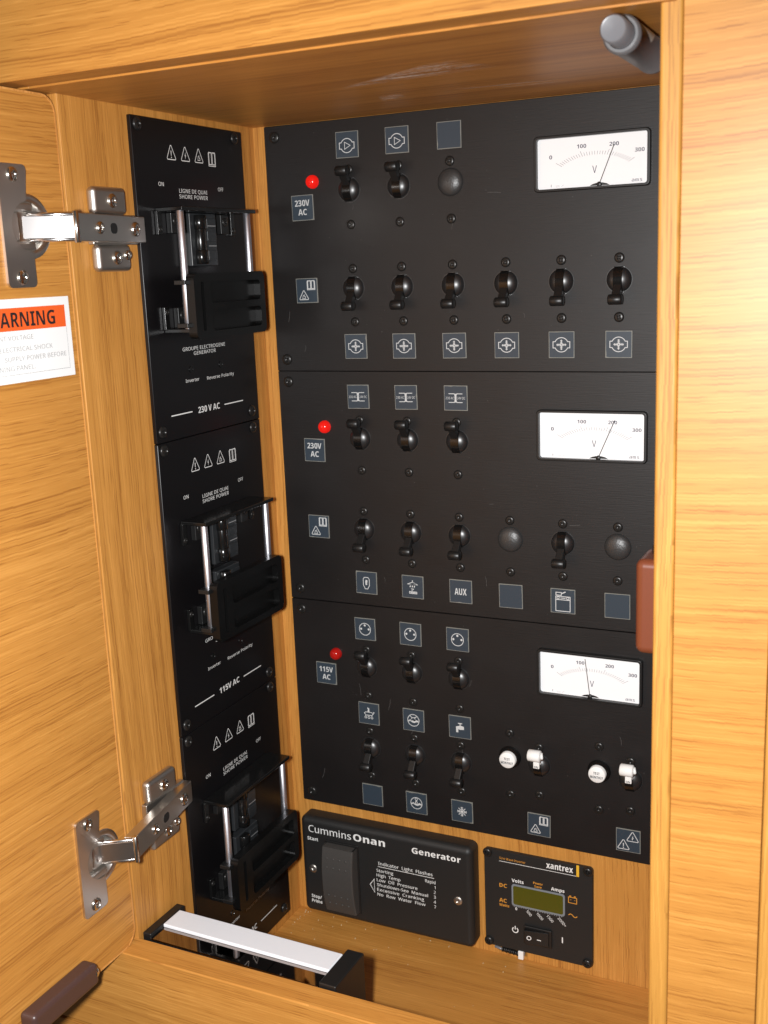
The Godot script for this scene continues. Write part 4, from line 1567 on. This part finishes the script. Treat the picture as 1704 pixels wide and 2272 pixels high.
func fittings() -> void:
	# brown catch body on the back of the right stile
	var c := thing("cupboard_catch", "reddish brown plastic catch fixed inside the right post", "door catch", mm(256.6, -144.4, 176.0))
	var k := kit()
	k.rbox(mm(0, 0, 0), mm(22.6, 49.0, 27.0), 4.2 * MM, 4)
	put("housing", k, mats["brown_plastic"], c)
	var s := kit()
	s.xf = Transform3D(Basis.from_euler(Vector3(-PI / 2, 0, 0)), mm(0.5, 24.0, -3.0))
	s.lathe([Vector2(6.5, 0) * MM, Vector2(6.5, 4.5) * MM, Vector2(5.5, 5.6) * MM, Vector2(0, 5.8) * MM], 20)
	put("plunger", s, mats["black_satin"], c)
	# grey push-to-open damper under the ceiling
	var d := thing("door_damper", "grey plastic push damper under the ceiling at top right", "door damper", mm(242.6, 119.6, 150.0))
	var b := kit()
	b.lathe([Vector2(0, -8.4) * MM, Vector2(4.0, -7.6) * MM, Vector2(6.6, -5.4) * MM, Vector2(8.0, -2.0) * MM, Vector2(8.2, 0) * MM, Vector2(8.2, 1.6) * MM, Vector2(7.9, 2.0) * MM, Vector2(7.9, 57.0) * MM, Vector2(8.3, 58.0) * MM, Vector2(8.3, 61.0) * MM, Vector2(7.4, 62.4) * MM, Vector2(6.2, 62.4) * MM], 36)
	put("damper_body", b, mats["grey_plastic"], d)
	var u := kit()
	u.lathe([Vector2(5.9, 55.0) * MM, Vector2(5.9, 75.4) * MM, Vector2(5.2, 76.4) * MM, Vector2(4.4, 76.2) * MM, Vector2(0, 76.0) * MM], 30)
	put("push_button", u, mats["grey_pale"], d)
	var lb := kit()
	for i in 6:
		var a0 := deg_to_rad(-8 + i * 10.0)
		var a1 := deg_to_rad(-8 + (i + 1) * 10.0)
		var n0 := Vector3(cos(a0), sin(a0), 0)
		var n1 := Vector3(cos(a1), sin(a1), 0)
		var f := (i + 1) / 6.0
		var z0 := 40.0 - 20.0 * f
		var z1 := 40.0 + 14.0 * f
		var f0 := i / 6.0
		lb.quad(n0 * 8.02 * MM + mm(0, 0, 40.0 - 20.0 * f0), n0 * 8.02 * MM + mm(0, 0, 40.0 + 14.0 * f0), n1 * 8.02 * MM + mm(0, 0, z1), n1 * 8.02 * MM + mm(0, 0, z0), n0, n0, n1, n1)
	put("paper_label", lb, mats["label_pale"], d)
	# strip light lying behind the bottom rail
	var f := thing("strip_light", "white strip light with black end caps behind the bottom rail", "light", mm(0, -433.6, 180.0), -0.018)
	var h := kit()
	h.rbox(mm(-6.2, 12.4, 0.5), mm(128.0, 36.0, 36.0), 0.5 * MM)
	put("housing", h, mats["black_satin"], f)
	for e in [[-73.4, 6.8], [63.6, 12.0]]:
		var c2 := kit()
		c2.rbox(mm(e[0], 14.2, 1.6), mm(e[1], 42.6, 37.6), 0.9 * MM, 2)
		put("end_cap", c2, mats["black_satin"], f)
	var w := kit()
	w.rbox(mm(-6.2, 34.2, -2.0), mm(127.6, 2.6, 18.4), 0.8 * MM, 2)
	put("diffuser", w, mats["diffuser"], f)
	var mi := kit()
	mi.xf = Transform3D(Basis(), mm(-6.2, 32.5, 14.1))
	mi.rbox(Vector3(), mm(127.6, 1.2, 13.8), 0.0)
	put("reflector", mi, mats["mirror"], f)


func _ready() -> void:
	rng.seed = 20240
	# camera
	var cam := Camera3D.new()
	cam.name = "camera"
	cam.position = Vector3(0.36636, 0.02508, 0.7183)
	cam.rotation_degrees = Vector3(-12.353, 25.956, -2.336)
	cam.fov = 49.54
	cam.near = 0.02
	cam.far = 20.0
	var at := CameraAttributesPhysical.new()
	at.frustum_focal_length = 26.0
	at.frustum_focus_distance = 0.74
	at.exposure_aperture = 11.0
	cam.attributes = at
	cam.fov = 49.54
	add_child(cam)
	cam.current = true
	# surroundings: a dim cabin; the light comes from the camera's flash
	var we := WorldEnvironment.new()
	we.name = "surroundings"
	var env := Environment.new()
	env.background_mode = Environment.BG_COLOR
	env.background_color = lin(0.065, 0.06, 0.055)
	env.tonemap_mode = Environment.TONE_MAPPER_LINEAR
	env.tonemap_exposure = 1.0
	env.sdfgi_enabled = true
	env.ssao_enabled = true
	env.ssil_enabled = true
	we.environment = env
	add_child(we)
	var fl := AreaLight3D.new()
	fl.name = "camera_flash"
	fl.position = Vector3(0.318, 0.022, 0.712)
	fl.rotation_degrees = Vector3(-36.0, 46.0, 0)
	fl.area_size = Vector2(0.018, 0.03)
	fl.light_energy = 0.90
	fl.light_color = Color(1.0, 1.0, 1.0)
	fl.shadow_enabled = true
	add_child(fl)
	make_materials()
	cabinet()
	door()
	hinge(0, "nickel cup hinge near the top of the door, above the warning sticker")
	hinge(1, "nickel cup hinge near the bottom of the door, above the brown catch bar")
	back_panels()
	selector(0, "topmost black slide selector on the left wall, marked 230 V AC", "230 V AC", "")
	selector(1, "middle black slide selector on the left wall, marked 115V AC", "115V AC", "")
	selector(2, "lowest black slide selector on the left wall, behind the strip light", "230 V AC", "")
	generator_panel()
	inverter_panel()
	fittings()
